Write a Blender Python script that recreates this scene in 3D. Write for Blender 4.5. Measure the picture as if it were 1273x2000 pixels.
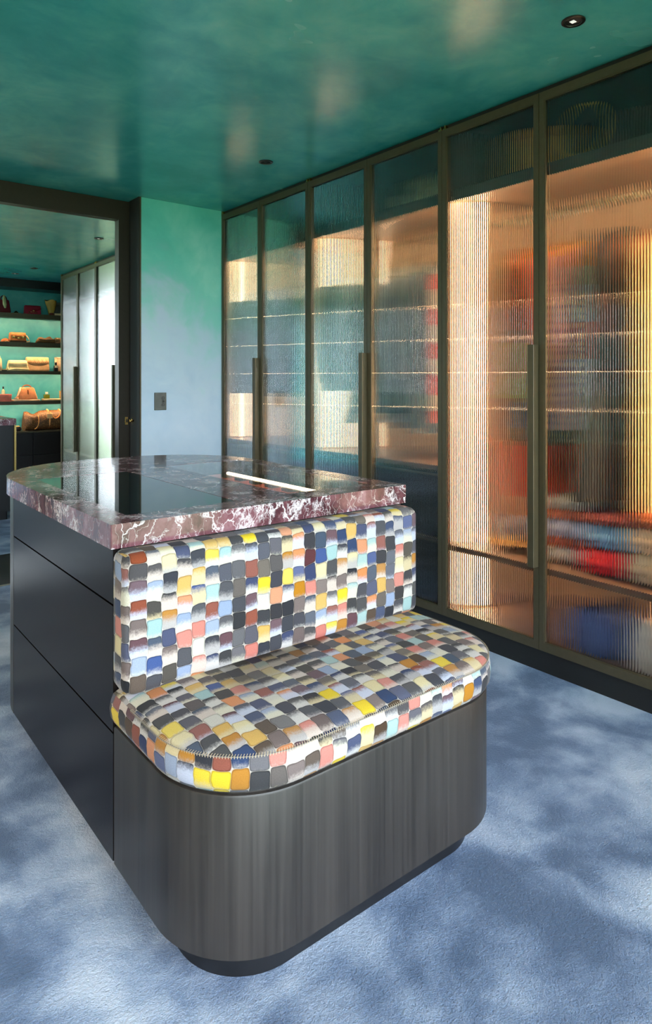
import bpy, bmesh, math, random
from mathutils import Vector, Matrix
PI = math.pi
random.seed(7)
for o in list(bpy.data.objects):
    bpy.data.objects.remove(o)
scene = bpy.context.scene
C = scene.collection

# ------------------------------------------------------------------ camera
cam_d = bpy.data.cameras.new('camera')
cam = bpy.data.objects.new('camera', cam_d)
C.objects.link(cam)
cam_d.sensor_fit = 'HORIZONTAL'
cam_d.sensor_width = 36.0
cam_d.lens = 36.0 * 1314.0 / 1273.0
cam_d.shift_x = 0.0
cam_d.shift_y = -(1000.0 - 743.0) / 1273.0
cam_d.clip_start = 0.02
cam_d.clip_end = 200
cam.location = (0, 0, 1.245)
cam.rotation_euler = (PI / 2, 0, -math.radians(38.504))
scene.camera = cam

# ------------------------------------------------------------------ world, exposure
w = bpy.data.worlds.new('world')
scene.world = w
w.use_nodes = True
bg = w.node_tree.nodes['Background']
bg.inputs['Color'].default_value = (0.80, 0.905, 1.0, 1)
bg.inputs['Strength'].default_value = 9.5
vs = scene.view_settings
scene.display_settings.display_device = 'sRGB'
vs.view_transform = 'Standard'
vs.look = 'None'
vs.gamma = 1.0
vs.use_curve_mapping = False
vs.exposure = 0.58
cy = scene.cycles
cy.max_bounces = 10
cy.diffuse_bounces = 3
cy.glossy_bounces = 5
cy.transmission_bounces = 9
cy.use_adaptive_sampling = True
cy.adaptive_threshold = 0.06
cy.transparent_max_bounces = 12
cy.caustics_reflective = False
cy.caustics_refractive = True
cy.sample_clamp_indirect = 6.0
cy.blur_glossy = 0.6
cy.use_denoising = True
LED_ROOM = 42.0      # radiance of the shelf strips
LED_WARD = 85.0      # radiance of the wardrobe strips
LED_WARM = (1.0, 0.69, 0.41)


def portal(name, loc, rot, sx, sy):
    d = bpy.data.lights.new(name, 'AREA')
    d.shape = 'RECTANGLE'
    d.size, d.size_y = sx, sy
    d.cycles.is_portal = True
    o = bpy.data.objects.new(name, d)
    C.objects.link(o)
    o.location = loc
    o.rotation_euler = rot
    return o


# window openings: behind the camera; far room end wall; left one added as fill
WIN1 = (-1.55, 2.42, 0.05, 2.44, -1.00)          # x0 x1 z0 z1 y
WIN2 = (-1.15, 1.66, 0.04, 2.45, 9.20)            # x0 x1 z0 z1 y
WIN_ADDED = (4.74, 5.52, 0.05, 2.44, -1.30)            # y0 y1 z0 z1 x
portal('daylight_portal', ((WIN1[0] + WIN1[1]) / 2, WIN1[4] - 0.10, (WIN1[2] + WIN1[3]) / 2), (PI / 2, 0, 0),
       WIN1[1] - WIN1[0], WIN1[3] - WIN1[2])
portal('daylight_portal', ((WIN2[0] + WIN2[1]) / 2, WIN2[4] + 0.10, (WIN2[2] + WIN2[3]) / 2), (-PI / 2, 0, 0),
       WIN2[1] - WIN2[0], WIN2[3] - WIN2[2])


portal('daylight_portal', (WIN_ADDED[4] - 0.10, (WIN_ADDED[0] + WIN_ADDED[1]) / 2, (WIN_ADDED[2] + WIN_ADDED[3]) / 2), (PI / 2, 0, -PI / 2),
       WIN_ADDED[1] - WIN_ADDED[0], WIN_ADDED[3] - WIN_ADDED[2])


# ------------------------------------------------------------------ node helpers / materials
class NT:
    def __init__(self, name):
        self.m = bpy.data.materials.new(name)
        self.m.use_nodes = True
        self.t = self.m.node_tree
        self.b = self.t.nodes['Principled BSDF']

    def n(self, typ, **kw):
        nd = self.t.nodes.new(typ)
        for k, v in kw.items():
            setattr(nd, k, v)
        return nd

    def l(self, a, b):
        self.t.links.new(a, b)

    def put(self, sock, v):
        if isinstance(v, bpy.types.NodeSocket):
            self.l(v, sock)
        else:
            sock.default_value = v

    def math(self, op, a, b=None, c=None, clamp=False):
        nd = self.n('ShaderNodeMath', operation=op)
        nd.use_clamp = clamp
        self.put(nd.inputs[0], a)
        if b is not None:
            self.put(nd.inputs[1], b)
        if c is not None:
            self.put(nd.inputs[2], c)
        return nd.outputs[0]

    def mix(self, f, a, b, blend='MIX'):
        nd = self.n('ShaderNodeMix', data_type='RGBA', blend_type=blend)
        self.put(nd.inputs[0], f)
        self.put(nd.inputs[6], a)
        self.put(nd.inputs[7], b)
        return nd.outputs[2]

    def noise(self, vec, scale, detail=4, rough=0.55, dist=0.0):
        nd = self.n('ShaderNodeTexNoise')
        if vec is not None:
            self.l(vec, nd.inputs['Vector'])
        nd.inputs['Scale'].default_value = scale
        nd.inputs['Detail'].default_value = detail
        nd.inputs['Roughness'].default_value = rough
        nd.inputs['Distortion'].default_value = dist
        return nd

    def ramp(self, f, stops, interp='LINEAR'):
        nd = self.n('ShaderNodeValToRGB')
        cr = nd.color_ramp
        cr.interpolation = interp
        while len(cr.elements) > 1:
            cr.elements.remove(cr.elements[-1])
        cr.elements[0].position = stops[0][0]
        cr.elements[0].color = tuple(stops[0][1]) + (1,)
        for p, c in stops[1:]:
            e = cr.elements.new(p)
            e.color = tuple(c) + (1,)
        self.l(f, nd.inputs[0])
        return nd.outputs[0]

    def maprange(self, v, a, b, c=0.0, d=1.0, smooth=False):
        nd = self.n('ShaderNodeMapRange')
        nd.interpolation_type = 'SMOOTHSTEP' if smooth else 'LINEAR'
        self.put(nd.inputs[0], v)
        for i, x in zip((1, 2, 3, 4), (a, b, c, d)):
            self.put(nd.inputs[i], x)
        return nd.outputs[0]

    def coords(self, which='Object', scale=(1, 1, 1)):
        tc = self.n('ShaderNodeTexCoord')
        mp = self.n('ShaderNodeMapping')
        mp.inputs['Scale'].default_value = scale
        self.l(tc.outputs[which], mp.inputs[0])
        return mp.outputs[0]

    def pos(self, scale=(1, 1, 1)):
        g = self.n('ShaderNodeNewGeometry')
        mp = self.n('ShaderNodeMapping')
        mp.inputs['Scale'].default_value = scale
        self.l(g.outputs['Position'], mp.inputs[0])
        return mp.outputs[0]

    def bump(self, h, strength, dist=0.01):
        bp = self.n('ShaderNodeBump')
        bp.inputs['Strength'].default_value = strength
        bp.inputs['Distance'].default_value = dist
        self.l(h, bp.inputs['Height'])
        self.l(bp.outputs[0], self.b.inputs['Normal'])

    def set(self, **kw):
        for k, v in kw.items():
            s = self.b.inputs[k.replace('_', ' ')]
            self.put(s, v)
        return self.m


def col(r, g, b):
    return (r, g, b, 1)


def srgb(r, g, b):
    f = lambda c: (c / 255 / 12.92) if c / 255 <= 0.04045 else ((c / 255 + 0.055) / 1.055) ** 2.4
    return (f(r), f(g), f(b))


def plain(name, c, rough=0.5, metal=0.0, mottle=0.12, scale=40, spec=0.5, bump=0.0):
    t = NT(name)
    p = t.coords('Object')
    nz = t.noise(p, scale, 3)
    lo = tuple(x * (1 - mottle) for x in c)
    hi = tuple(min(1, x * (1 + mottle)) for x in c)
    t.set(Base_Color=t.ramp(nz.outputs[0], [(0.3, lo), (0.7, hi)]), Roughness=rough, Metallic=metal)
    t.b.inputs['Specular IOR Level'].default_value = spec
    if bump:
        t.bump(nz.outputs[0], bump, 0.004)
    return t.m


def emit(name, c, s):
    t = NT(name)
    t.set(Base_Color=col(*c))
    t.b.inputs['Emission Color'].default_value = col(*c)
    t.b.inputs['Emission Strength'].default_value = s
    t.b.inputs['Base Color'].default_value = col(0.8, 0.8, 0.8)
    return t.m


def plaster(name, ombre=False, rough=0.30):
    t = NT(name)
    p = t.pos((1, 1, 1))
    wrp = t.noise(p, 1.3, 3, 0.6)
    add = t.n('ShaderNodeVectorMath', operation='ADD')
    sc = t.n('ShaderNodeVectorMath', operation='SCALE')
    t.l(wrp.outputs['Color'], sc.inputs[0])
    sc.inputs['Scale'].default_value = 0.35
    t.l(p, add.inputs[0])
    t.l(sc.outputs[0], add.inputs[1])
    n1 = t.noise(add.outputs[0], 1.3, 4, 0.55, 0.2)
    n2 = t.noise(add.outputs[0], 4.5, 6, 0.62, 0.35)
    f = t.math('MULTIPLY_ADD', n2.outputs[0], 0.35, t.math('MULTIPLY', n1.outputs[0], 0.65))
    teal = t.ramp(f, [(0.34, (0.022, 0.250, 0.280)), (0.46, (0.038, 0.325, 0.345)),
                      (0.56, (0.080, 0.410, 0.405)), (0.70, (0.165, 0.520, 0.480))])
    base = teal
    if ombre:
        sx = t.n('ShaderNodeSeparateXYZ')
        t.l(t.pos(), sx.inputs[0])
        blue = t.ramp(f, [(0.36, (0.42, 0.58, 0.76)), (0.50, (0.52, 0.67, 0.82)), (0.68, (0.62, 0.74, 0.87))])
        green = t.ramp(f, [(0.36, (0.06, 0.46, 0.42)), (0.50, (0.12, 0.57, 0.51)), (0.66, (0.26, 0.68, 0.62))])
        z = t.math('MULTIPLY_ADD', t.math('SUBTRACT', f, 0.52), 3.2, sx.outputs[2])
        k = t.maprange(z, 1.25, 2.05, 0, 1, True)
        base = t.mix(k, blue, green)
    rg = t.maprange(n1.outputs[0], 0.3, 0.7, rough - 0.03, rough + 0.05)
    t.set(Base_Color=base, Roughness=rg)
    t.b.inputs['Specular IOR Level'].default_value = 0.6
    t.bump(t.math('MULTIPLY_ADD', n2.outputs[0], 0.25, n1.outputs[0]), 0.05, 0.02)
    return t.m


def carpet(name, dark=1.0):
    t = NT(name)
    p = t.pos()
    wrp = t.noise(p, 2.0, 2)
    add = t.n('ShaderNodeVectorMath', operation='ADD')
    sc = t.n('ShaderNodeVectorMath', operation='SCALE')
    t.l(wrp.outputs['Color'], sc.inputs[0])
    sc.inputs['Scale'].default_value = 0.22
    t.l(p, add.inputs[0])
    t.l(sc.outputs[0], add.inputs[1])
    big = t.noise(add.outputs[0], 3.6, 4, 0.52, 0.1)
    fib = t.noise(p, 300, 3, 0.75)
    tuft = t.noise(p, 110, 2, 0.6)
    f = t.math('MULTIPLY_ADD', fib.outputs[0], 0.26, big.outputs[0])
    f = t.math('SUBTRACT', f, 0.03)
    f = t.math('MULTIPLY_ADD', tuft.outputs[0], 0.08, f)
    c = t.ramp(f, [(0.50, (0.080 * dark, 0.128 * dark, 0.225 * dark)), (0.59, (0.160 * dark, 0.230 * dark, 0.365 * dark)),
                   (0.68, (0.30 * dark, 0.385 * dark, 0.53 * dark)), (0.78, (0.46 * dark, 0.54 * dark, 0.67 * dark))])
    t.set(Base_Color=c, Roughness=0.95)
    t.b.inputs['Specular IOR Level'].default_value = 0.1
    t.b.inputs['Sheen Weight'].default_value = 0.15
    t.b.inputs['Sheen Tint'].default_value = col(0.8, 0.9, 1.0)
    h = t.math('ADD', fib.outputs[0], t.math('MULTIPLY', tuft.outputs[0], 1.4))
    h = t.math('ADD', h, t.math('MULTIPLY', big.outputs[0], 1.5))
    t.bump(h, 0.6, 0.007)
    return t.m


def wood(name, lo, hi, rough=0.36, sc=(90, 90, 1.4), bump=0.05, spec=0.5):
    t = NT(name)
    p = t.pos(sc)
    n1 = t.noise(p, 1.0, 6, 0.6, 0.3)
    p2 = t.pos((sc[0] * .12, sc[1] * .12, sc[2] * .25))
    n2 = t.noise(p2, 1.0, 3)
    f = t.math('MULTIPLY_ADD', n2.outputs[0], 0.5, t.math('MULTIPLY', n1.outputs[0], 0.5))
    t.set(Base_Color=t.ramp(f, [(0.35, lo), (0.65, hi)]), Roughness=t.maprange(n1.outputs[0], 0.3, 0.7, rough - .05, rough + .07))
    t.b.inputs['Specular IOR Level'].default_value = spec
    if bump:
        t.bump(n1.outputs[0], bump, 0.002)
    return t.m


def marble(name):
    t = NT(name)
    p = t.pos()
    wrp = t.noise(p, 7.0, 5, 0.6)
    sub = t.n('ShaderNodeVectorMath', operation='SUBTRACT')
    t.l(wrp.outputs['Color'], sub.inputs[0])
    sub.inputs[1].default_value = (0.5, 0.5, 0.5)
    sc = t.n('ShaderNodeVectorMath', operation='SCALE')
    t.l(sub.outputs[0], sc.inputs[0])
    sc.inputs['Scale'].default_value = 0.16
    add = t.n('ShaderNodeVectorMath', operation='ADD')
    t.l(p, add.inputs[0])
    t.l(sc.outputs[0], add.inputs[1])
    q = add.outputs[0]

    def vein(scale, width):
        v = t.n('ShaderNodeTexVoronoi', feature='DISTANCE_TO_EDGE')
        t.l(q, v.inputs['Vector'])
        v.inputs['Scale'].default_value = scale
        return t.maprange(v.outputs['Distance'], 0.0, width, 1.0, 0.0, True)
    mp = t.n('ShaderNodeMapping')
    mp.inputs['Rotation'].default_value = (0.5, 0.35, 0.6)
    mp.inputs['Scale'].default_value = (1.0, 1.0, 0.42)
    t.l(q, mp.inputs[0])
    q = mp.outputs[0]
    v1 = vein(10.0, 0.020)
    v2 = vein(34.0, 0.11)
    v3 = vein(80.0, 0.16)
    v4 = vein(19.0, 0.018)
    msk = t.noise(p, 11.0, 4, 0.6)
    cl = t.maprange(msk.outputs[0], 0.50, 0.60, 0.0, 1.0, True)
    msk2 = t.noise(p, 5.0, 3)
    m1 = t.maprange(msk2.outputs[0], 0.42, 0.56, 0.1, 0.9)
    vv = t.math('MAXIMUM', t.math('MULTIPLY', v1, m1), t.math('MULTIPLY', v2, t.math('MULTIPLY', cl, 0.85)))
    vv = t.math('MAXIMUM', vv, t.math('MULTIPLY', v3, t.math('MULTIPLY', cl, 0.6)))
    vv = t.math('MAXIMUM', vv, t.math('MULTIPLY', v4, 0.35))
    nb = t.noise(q, 14.0, 5, 0.6)
    base = t.ramp(nb.outputs[0], [(0.30, (0.035, 0.012, 0.016)), (0.46, (0.105, 0.038, 0.046)), (0.58, (0.175, 0.072, 0.086)), (0.72, (0.27, 0.145, 0.165))])
    c = t.mix(vv, base, col(0.74, 0.68, 0.70))
    t.set(Base_Color=c, Roughness=0.10)
    return t.m


def patchwork(name):
    """printed watercolour block fabric; UVs are in metres"""
    t = NT(name)
    uv = t.n('ShaderNodeUVMap')
    nz = t.noise(uv.outputs[0], 16, 2)
    sub = t.n('ShaderNodeVectorMath', operation='SUBTRACT')
    t.l(nz.outputs['Color'], sub.inputs[0])
    sub.inputs[1].default_value = (0.5, 0.5, 0.5)
    sc = t.n('ShaderNodeVectorMath', operation='SCALE')
    t.l(sub.outputs[0], sc.inputs[0])
    sc.inputs['Scale'].default_value = 0.020
    add = t.n('ShaderNodeVectorMath', operation='ADD')
    t.l(uv.outputs[0], add.inputs[0])
    t.l(sc.outputs[0], add.inputs[1])
    sx = t.n('ShaderNodeSeparateXYZ')
    t.l(add.outputs[0], sx.inputs[0])
    su = t.math('DIVIDE', sx.outputs[0], 0.0385)
    cu = t.math('FLOOR', su)
    w1 = t.n('ShaderNodeTexWhiteNoise', noise_dimensions='1D')
    t.l(cu, w1.inputs['W'])
    sv = t.math('ADD', t.math('DIVIDE', sx.outputs[1], 0.0435), t.math('MULTIPLY', w1.outputs['Value'], 0.42))
    cv = t.math('FLOOR', sv)
    fu = t.math('SUBTRACT', su, cu)
    fv = t.math('SUBTRACT', sv, cv)
    idv = t.n('ShaderNodeCombineXYZ')
    t.l(cu, idv.inputs[0])
    t.l(cv, idv.inputs[1])
    idv.inputs[2].default_value = 3.7
    wn = t.n('ShaderNodeTexWhiteNoise', noise_dimensions='3D')
    t.l(idv.outputs[0], wn.inputs['Vector'])
    rs = t.n('ShaderNodeSeparateColor')
    t.l(wn.outputs['Color'], rs.inputs[0])
    pal = [srgb(34, 35, 42), srgb(58, 58, 66), srgb(34, 48, 88), srgb(24, 26, 32), srgb(54, 78, 130), srgb(84, 78, 78), srgb(40, 40, 48),
           srgb(202, 162, 84), srgb(222, 192, 34), srgb(132, 62, 30), srgb(66, 66, 74), srgb(204, 132, 78), srgb(84, 40, 42), srgb(30, 34, 44),
           srgb(60, 74, 92), srgb(196, 118, 104), srgb(104, 90, 86), srgb(176, 118, 22), srgb(42, 60, 94), srgb(72, 54, 36), srgb(50, 52, 60),
           srgb(210, 196, 150), srgb(140, 156, 182), srgb(196, 192, 180), srgb(150, 182, 180), srgb(86, 84, 92)]
    k = len(pal)
    dense = t.ramp(wn.outputs['Value'], [(i / k, c) for i, c in enumerate(pal)], 'CONSTANT')
    palep = [srgb(206, 202, 194), srgb(206, 190, 150), srgb(194, 200, 214), srgb(206, 192, 178), srgb(178, 174, 170), srgb(212, 206, 182)]
    pale = t.ramp(rs.outputs[0], [(i / 6, c) for i, c in enumerate(palep)], 'CONSTANT')
    # density fades from the top of the block to its bottom, ragged like a wet edge
    wet = t.noise(uv.outputs[0], 150, 4, 0.65)
    thr = t.maprange(rs.outputs[1], 0, 1, -0.35, 0.80)
    e = t.math('SUBTRACT', t.math('MULTIPLY_ADD', t.math('SUBTRACT', wet.outputs[0], 0.5), 0.55, fv), thr)
    k1 = t.math('MULTIPLY', t.maprange(e, -0.28, 0.24, 0.06, 1, True), t.maprange(rs.outputs[2], 0, 1, 0.86, 1.0))
    c = t.mix(k1, pale, dense)
    # watercolour granulation
    gr = t.noise(uv.outputs[0], 420, 4, 0.7)
    c = t.mix(0.5, c, t.ramp(gr.outputs[0], [(0.30, (0.55, 0.55, 0.55)), (0.65, (1, 1, 1))]), 'MULTIPLY')
    # block outline (rounded) : dark pigment rim and pale gap
    du = t.math('ABSOLUTE', t.math('SUBTRACT', fu, 0.5))
    dv = t.math('ABSOLUTE', t.math('SUBTRACT', fv, 0.5))
    pu = t.math('POWER', t.math('MULTIPLY', du, 2.0), 7.0)
    pv = t.math('POWER', t.math('MULTIPLY', dv, 2.0), 7.0)
    d = t.math('POWER', t.math('ADD', pu, pv), 1 / 7.0)
    rim = t.math('MULTIPLY', t.maprange(d, 0.84, 0.93, 0, 1, True), t.math('MULTIPLY_ADD', k1, 0.55, 0.05))
    c = t.mix(rim, c, t.mix(1.0, c, col(0.35, 0.33, 0.32), 'MULTIPLY'))
    gap = t.math('MULTIPLY', t.maprange(d, 0.97, 1.02, 0, 1, True), 0.55)
    c = t.mix(gap, c, col(*srgb(214, 206, 190)))
    c = t.mix(1.0, c, col(0.84, 0.83, 0.87), 'MULTIPLY')
    t.set(Base_Color=c, Roughness=0.85)
    t.b.inputs['Specular IOR Level'].default_value = 0.2
    t.b.inputs['Sheen Weight'].default_value = 0.05
    t.bump(gr.outputs[0], 0.15, 0.002)
    return t.m


def glass(name, tint=(1, 1, 1), rough=0.0, ior=1.46):
    t = NT(name)
    t.set(Base_Color=col(*tint), Roughness=rough, IOR=ior)
    t.b.inputs['Transmission Weight'].default_value = 1.0
    return t.m


def window_glass(name):
    t = NT(name)
    tr = t.n('ShaderNodeBsdfTransparent')
    gl = t.n('ShaderNodeBsdfGlossy')
    gl.inputs['Roughness'].default_value = 0.02
    fr = t.n('ShaderNodeFresnel')
    fr.inputs['IOR'].default_value = 1.4
    mx = t.n('ShaderNodeMixShader')
    t.l(fr.outputs[0], mx.inputs[0])
    t.l(tr.outputs[0], mx.inputs[1])
    t.l(gl.outputs[0], mx.inputs[2])
    out = [n for n in t.t.nodes if n.type == 'OUTPUT_MATERIAL'][0]
    t.l(mx.outputs[0], out.inputs[0])
    return t.m


def banded(name, bands, rough=0.85):
    """cloth with horizontal bands; bands = [(z, colour), ...] in world height, bottom up"""
    t = NT(name)
    sx = t.n('ShaderNodeSeparateXYZ')
    p = t.pos()
    nz = t.noise(p, 6, 3)
    t.l(p, sx.inputs[0])
    z = t.math('MULTIPLY_ADD', t.math('SUBTRACT', nz.outputs[0], 0.5), 0.05, sx.outputs[2])
    f = t.maprange(z, 0.0, 2.5)
    st = [(0.0, bands[0][1])] + [(zz / 2.5, c) for zz, c in bands[1:]]
    c = t.ramp(f, st, 'CONSTANT')
    t.set(Base_Color=c, Roughness=rough)
    return t.m


def tiger(name):
    t = NT(name)
    p = t.pos((1, 1, 1))
    wv = t.n('ShaderNodeTexWave', wave_type='BANDS', bands_direction='Z')
    t.l(p, wv.inputs['Vector'])
    wv.inputs['Scale'].default_value = 9
    wv.inputs['Distortion'].default_value = 9
    wv.inputs['Detail'].default_value = 2
    t.set(Base_Color=t.ramp(wv.outputs['Fac'], [(0.0, (0.02, 0.015, 0.01)), (0.33, (0.75, 0.55, 0.16)), (0.9, (0.85, 0.70, 0.3))], 'CONSTANT'), Roughness=0.6)
    return t.m


def sequin(name, c):
    t = NT(name)
    p = t.pos()
    v = t.n('ShaderNodeTexVoronoi')
    t.l(p, v.inputs['Vector'])
    v.inputs['Scale'].default_value = 140
    t.set(Base_Color=t.mix(t.math('GREATER_THAN', v.outputs['Distance'], 0.35), col(*[min(1, x * 3) for x in c]), col(*c)),
          Roughness=0.3, Metallic=0.5)
    bp = t.n('ShaderNodeBump')
    bp.inputs['Strength'].default_value = 0.8
    t.l(v.outputs['Distance'], bp.inputs['Height'])
    t.l(bp.outputs[0], t.b.inputs['Normal'])
    return t.m


M = dict(
    ceiling=plaster('teal_polished_plaster', rough=0.23),
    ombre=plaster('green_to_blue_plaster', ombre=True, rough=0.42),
    bagwall=plaster('teal_plaster_shelf_wall', rough=0.45),
    carpet=carpet('blue_carpet'),
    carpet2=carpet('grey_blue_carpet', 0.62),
    wood=wood('dark_stained_oak', (0.015, 0.0130, 0.0118), (0.037, 0.0320, 0.0285), 0.36, spec=0.42),
    drawer=plain('dark_lacquered_oak', (0.0095, 0.0072, 0.0068), 0.27, 0.0, 0.10, 120, 0.15),
    black=plain('black_lacquer', (0.008, 0.008, 0.009), 0.35),
    gapshade=plain('painted_gap_shade', (0.001, 0.001, 0.001), 1.0, 0.0, 0.05, 10, 0.0),
    blackmatt=plain('black_matt', (0.006, 0.006, 0.006), 0.7),
    frame=plain('dark_bronze_metal', (0.085, 0.068, 0.038), 0.40, 0.25, 0.06, 40, 0.4),
    doorframe=plain('brown_bronze_panel', (0.018, 0.014, 0.0085), 0.5, 0.0, 0.08, 40, 0.2),
    brass=plain('brass', (0.55, 0.36, 0.12), 0.25, 1.0, 0.05),
    lining=plain('beige_linen_lining', (0.62, 0.45, 0.30), 0.75, 0.0, 0.10, 60),
    shelfwood=wood('brown_shelf_veneer', (0.11, 0.062, 0.036), (0.20, 0.115, 0.066), 0.45, (2, 60, 60)),
    darkshelf=wood('dark_shelf_veneer', (0.020, 0.017, 0.012), (0.045, 0.036, 0.022), 0.4, (2, 60, 60)),
    upper=plain('dark_brown_lining', (0.055, 0.042, 0.028), 0.6),
    reeded_far=glass('reeded_glass_far', (0.97, 0.97, 0.95), 0.15),
    reeded=glass('reeded_glass', (0.97, 0.97, 0.95)),
    clear=glass('clear_glass', (1, 1, 1)),
    smoked=plain('black_glass', (0.010, 0.020, 0.022), 0.03, 0.0, 0.02, 3, 1.0),
    winglass=window_glass('window_glass'),
    winframe=plain('window_frame_dark', (0.03, 0.03, 0.03), 0.4),
    marble=marble('red_veined_marble'),
    fabric=patchwork('patchwork_watercolour_fabric'),
    thread=plain('cream_thread', (0.45, 0.36, 0.24), 0.8),
    coral=plain('coral_felt', (0.62, 0.16, 0.11), 0.9),
    led=emit('warm_light_strip', LED_WARM, LED_WARD),
    ledfill=emit('warm_fill_strip', LED_WARM, LED_WARD * 0.75),
    ledroom=emit('warm_shelf_strip', (1.0, 0.62, 0.32), LED_ROOM),
    ledfar=emit('warm_display_strip', (1.0, 0.70, 0.42), 80.0),
    ledbar=emit('warm_light_bar', (1.0, 0.78, 0.48), 8.0),
    lamp=emit('lamp_lens', (0.9, 0.9, 0.8), 0.5),
    grey=plain('grey_switch_plate', (0.085, 0.095, 0.09), 0.45, 0.3),
    white_wall=plain('cream_wall', (0.45, 0.45, 0.42), 0.7),
    lawn=plain('lawn_grass', (0.20, 0.28, 0.12), 0.9, 0.0, 0.3, 2.0),
)
_cm = {}


def cm(r, g, b, rough=0.8, metal=0.0, bump=0.2):
    k = (r, g, b, rough, metal)
    if k not in _cm:
        _cm[k] = plain('colour_%d_%d_%d' % (r, g, b), srgb(r, g, b), rough, metal, 0.18, 18, 0.4, bump)
    return _cm[k]


# ------------------------------------------------------------------ object helpers
def link(name, me, mat, parent=None):
    o = bpy.data.objects.new(name, me)
    C.objects.link(o)
    mats = mat if isinstance(mat, (list, tuple)) else [mat]
    if not me.materials:
        for m in mats:
            me.materials.append(m)
    if parent is not None:
        o.parent = parent
        o.matrix_parent_inverse = world(parent).inverted()
    return o


def world(o):
    m = Matrix.LocRotScale(o.location, o.rotation_euler, o.scale)
    if o.parent:
        m = world(o.parent) @ o.matrix_parent_inverse @ m
    return m


def tag(o, label=None, cat=None, group=None, kind=None):
    if label:
        o['label'] = label
    if cat:
        o['category'] = cat
    if group:
        o['group'] = group
    if kind:
        o['kind'] = kind
    return o


def thing(name, loc, label, cat, group=None):
    e = bpy.data.objects.new(name, None)
    e.empty_display_size = 0.1
    C.objects.link(e)
    e.location = loc
    return tag(e, label, cat, group)


def mesh(name, v, f, smooth=False):
    me = bpy.data.meshes.new(name)
    me.from_pydata([tuple(p) for p in v], [], f)
    me.update()
    if smooth:
        me.polygons.foreach_set('use_smooth', [True] * len(me.polygons))
    return me


def from_bm(name, bm, smooth=False, angle=None):
    bmesh.ops.recalc_face_normals(bm, faces=bm.faces)
    me = bpy.data.meshes.new(name)
    if smooth:
        for f in bm.faces:
            f.smooth = True
        if angle is not None:
            for e in bm.edges:
                if len(e.link_faces) == 2 and e.calc_face_angle(0) > angle:
                    e.smooth = False
    bm.to_mesh(me)
    bm.free()
    return me


def bm_box(bm, x0, x1, y0, y1, z0, z1):
    vs_ = [bm.verts.new(p) for p in ((x0, y0, z0), (x1, y0, z0), (x1, y1, z0), (x0, y1, z0),
                                    (x0, y0, z1), (x1, y0, z1), (x1, y1, z1), (x0, y1, z1))]
    return [bm.faces.new([vs_[i] for i in q]) for q in ((0, 3, 2, 1), (4, 5, 6, 7), (0, 1, 5, 4), (1, 2, 6, 5), (2, 3, 7, 6), (3, 0, 4, 7))]


def box(name, x0, x1, y0, y1, z0, z1, mat, parent=None, bevel=0.0, seg=2):
    bm = bmesh.new()
    bm_box(bm, x0, x1, y0, y1, z0, z1)
    if bevel:
        bmesh.ops.bevel(bm, geom=list(bm.edges), offset=bevel, segments=seg, profile=0.5, affect='EDGES')
    return link(name, from_bm(name, bm, bool(bevel) and seg > 1, 0.9), mat, parent)


def boxes(name, lst, mat, parent=None):
    bm = bmesh.new()
    for b in lst:
        bm_box(bm, *b)
    return link(name, from_bm(name, bm), mat, parent)


def struct(o):
    o['kind'] = 'structure'
    return o


def rrect(x0, x1, y0, y1, r, seg=14, side=10):
    """rounded rectangle, counter-clockwise from the front-left corner; r = radii front-left, front-right, back-right, back-left"""
    pts = []
    cs = [(x0, y0, 1, 1, PI, r[0]), (x1, y0, -1, 1, 1.5 * PI, r[1]), (x1, y1, -1, -1, 0, r[2]), (x0, y1, 1, -1, 0.5 * PI, r[3])]
    arcs = []
    for (x, y, sx, sy, a0, rr) in cs:
        cx, cy_ = x + sx * rr, y + sy * rr
        arcs.append([(cx + rr * math.cos(a0 + i / seg * PI / 2), cy_ + rr * math.sin(a0 + i / seg * PI / 2)) for i in range(seg + 1)])
    for k in range(4):
        pts += arcs[k]
        a, b = arcs[k][-1], arcs[(k + 1) % 4][0]
        for i in range(1, side):
            pts.append((a[0] + (b[0] - a[0]) * i / side, a[1] + (b[1] - a[1]) * i / side))
    return pts


def prism(name, pts, z0, z1, mat, parent=None, chamfer=0.0):
    n = len(pts)
    v, f = [], []

    def inset(d):
        out = []
        for i in range(n):
            a, b, c = Vector(pts[i - 1]), Vector(pts[i]), Vector(pts[(i + 1) % n])
            t = (c - a)
            if t.length < 1e-9:
                t = Vector((1, 0))
            t.normalize()
            nn = Vector((-t.y, t.x))
            out.append(b + nn * d)
        return out
    rings = [(0, z0), (0, z1)] if not chamfer else [(0, z0), (0, z1 - chamfer), (chamfer * .3, z1 - chamfer * .3), (chamfer, z1)]
    for d, z in rings:
        v += [(p[0], p[1], z) for p in (inset(d) if d else pts)]
    for k in range(len(rings) - 1):
        for i in range(n):
            j = (i + 1) % n
            f.append((k * n + i, k * n + j, (k + 1) * n + j, (k + 1) * n + i))
    f.append(tuple(range(n))[::-1])
    f.append(tuple(range((len(rings) - 1) * n, len(rings) * n)))
    me = mesh(name, v, f)
    bm = bmesh.new()
    bm.from_mesh(me)
    bpy.data.meshes.remove(me)
    return link(name, from_bm(name, bm, True, 0.5), mat, parent)


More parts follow.
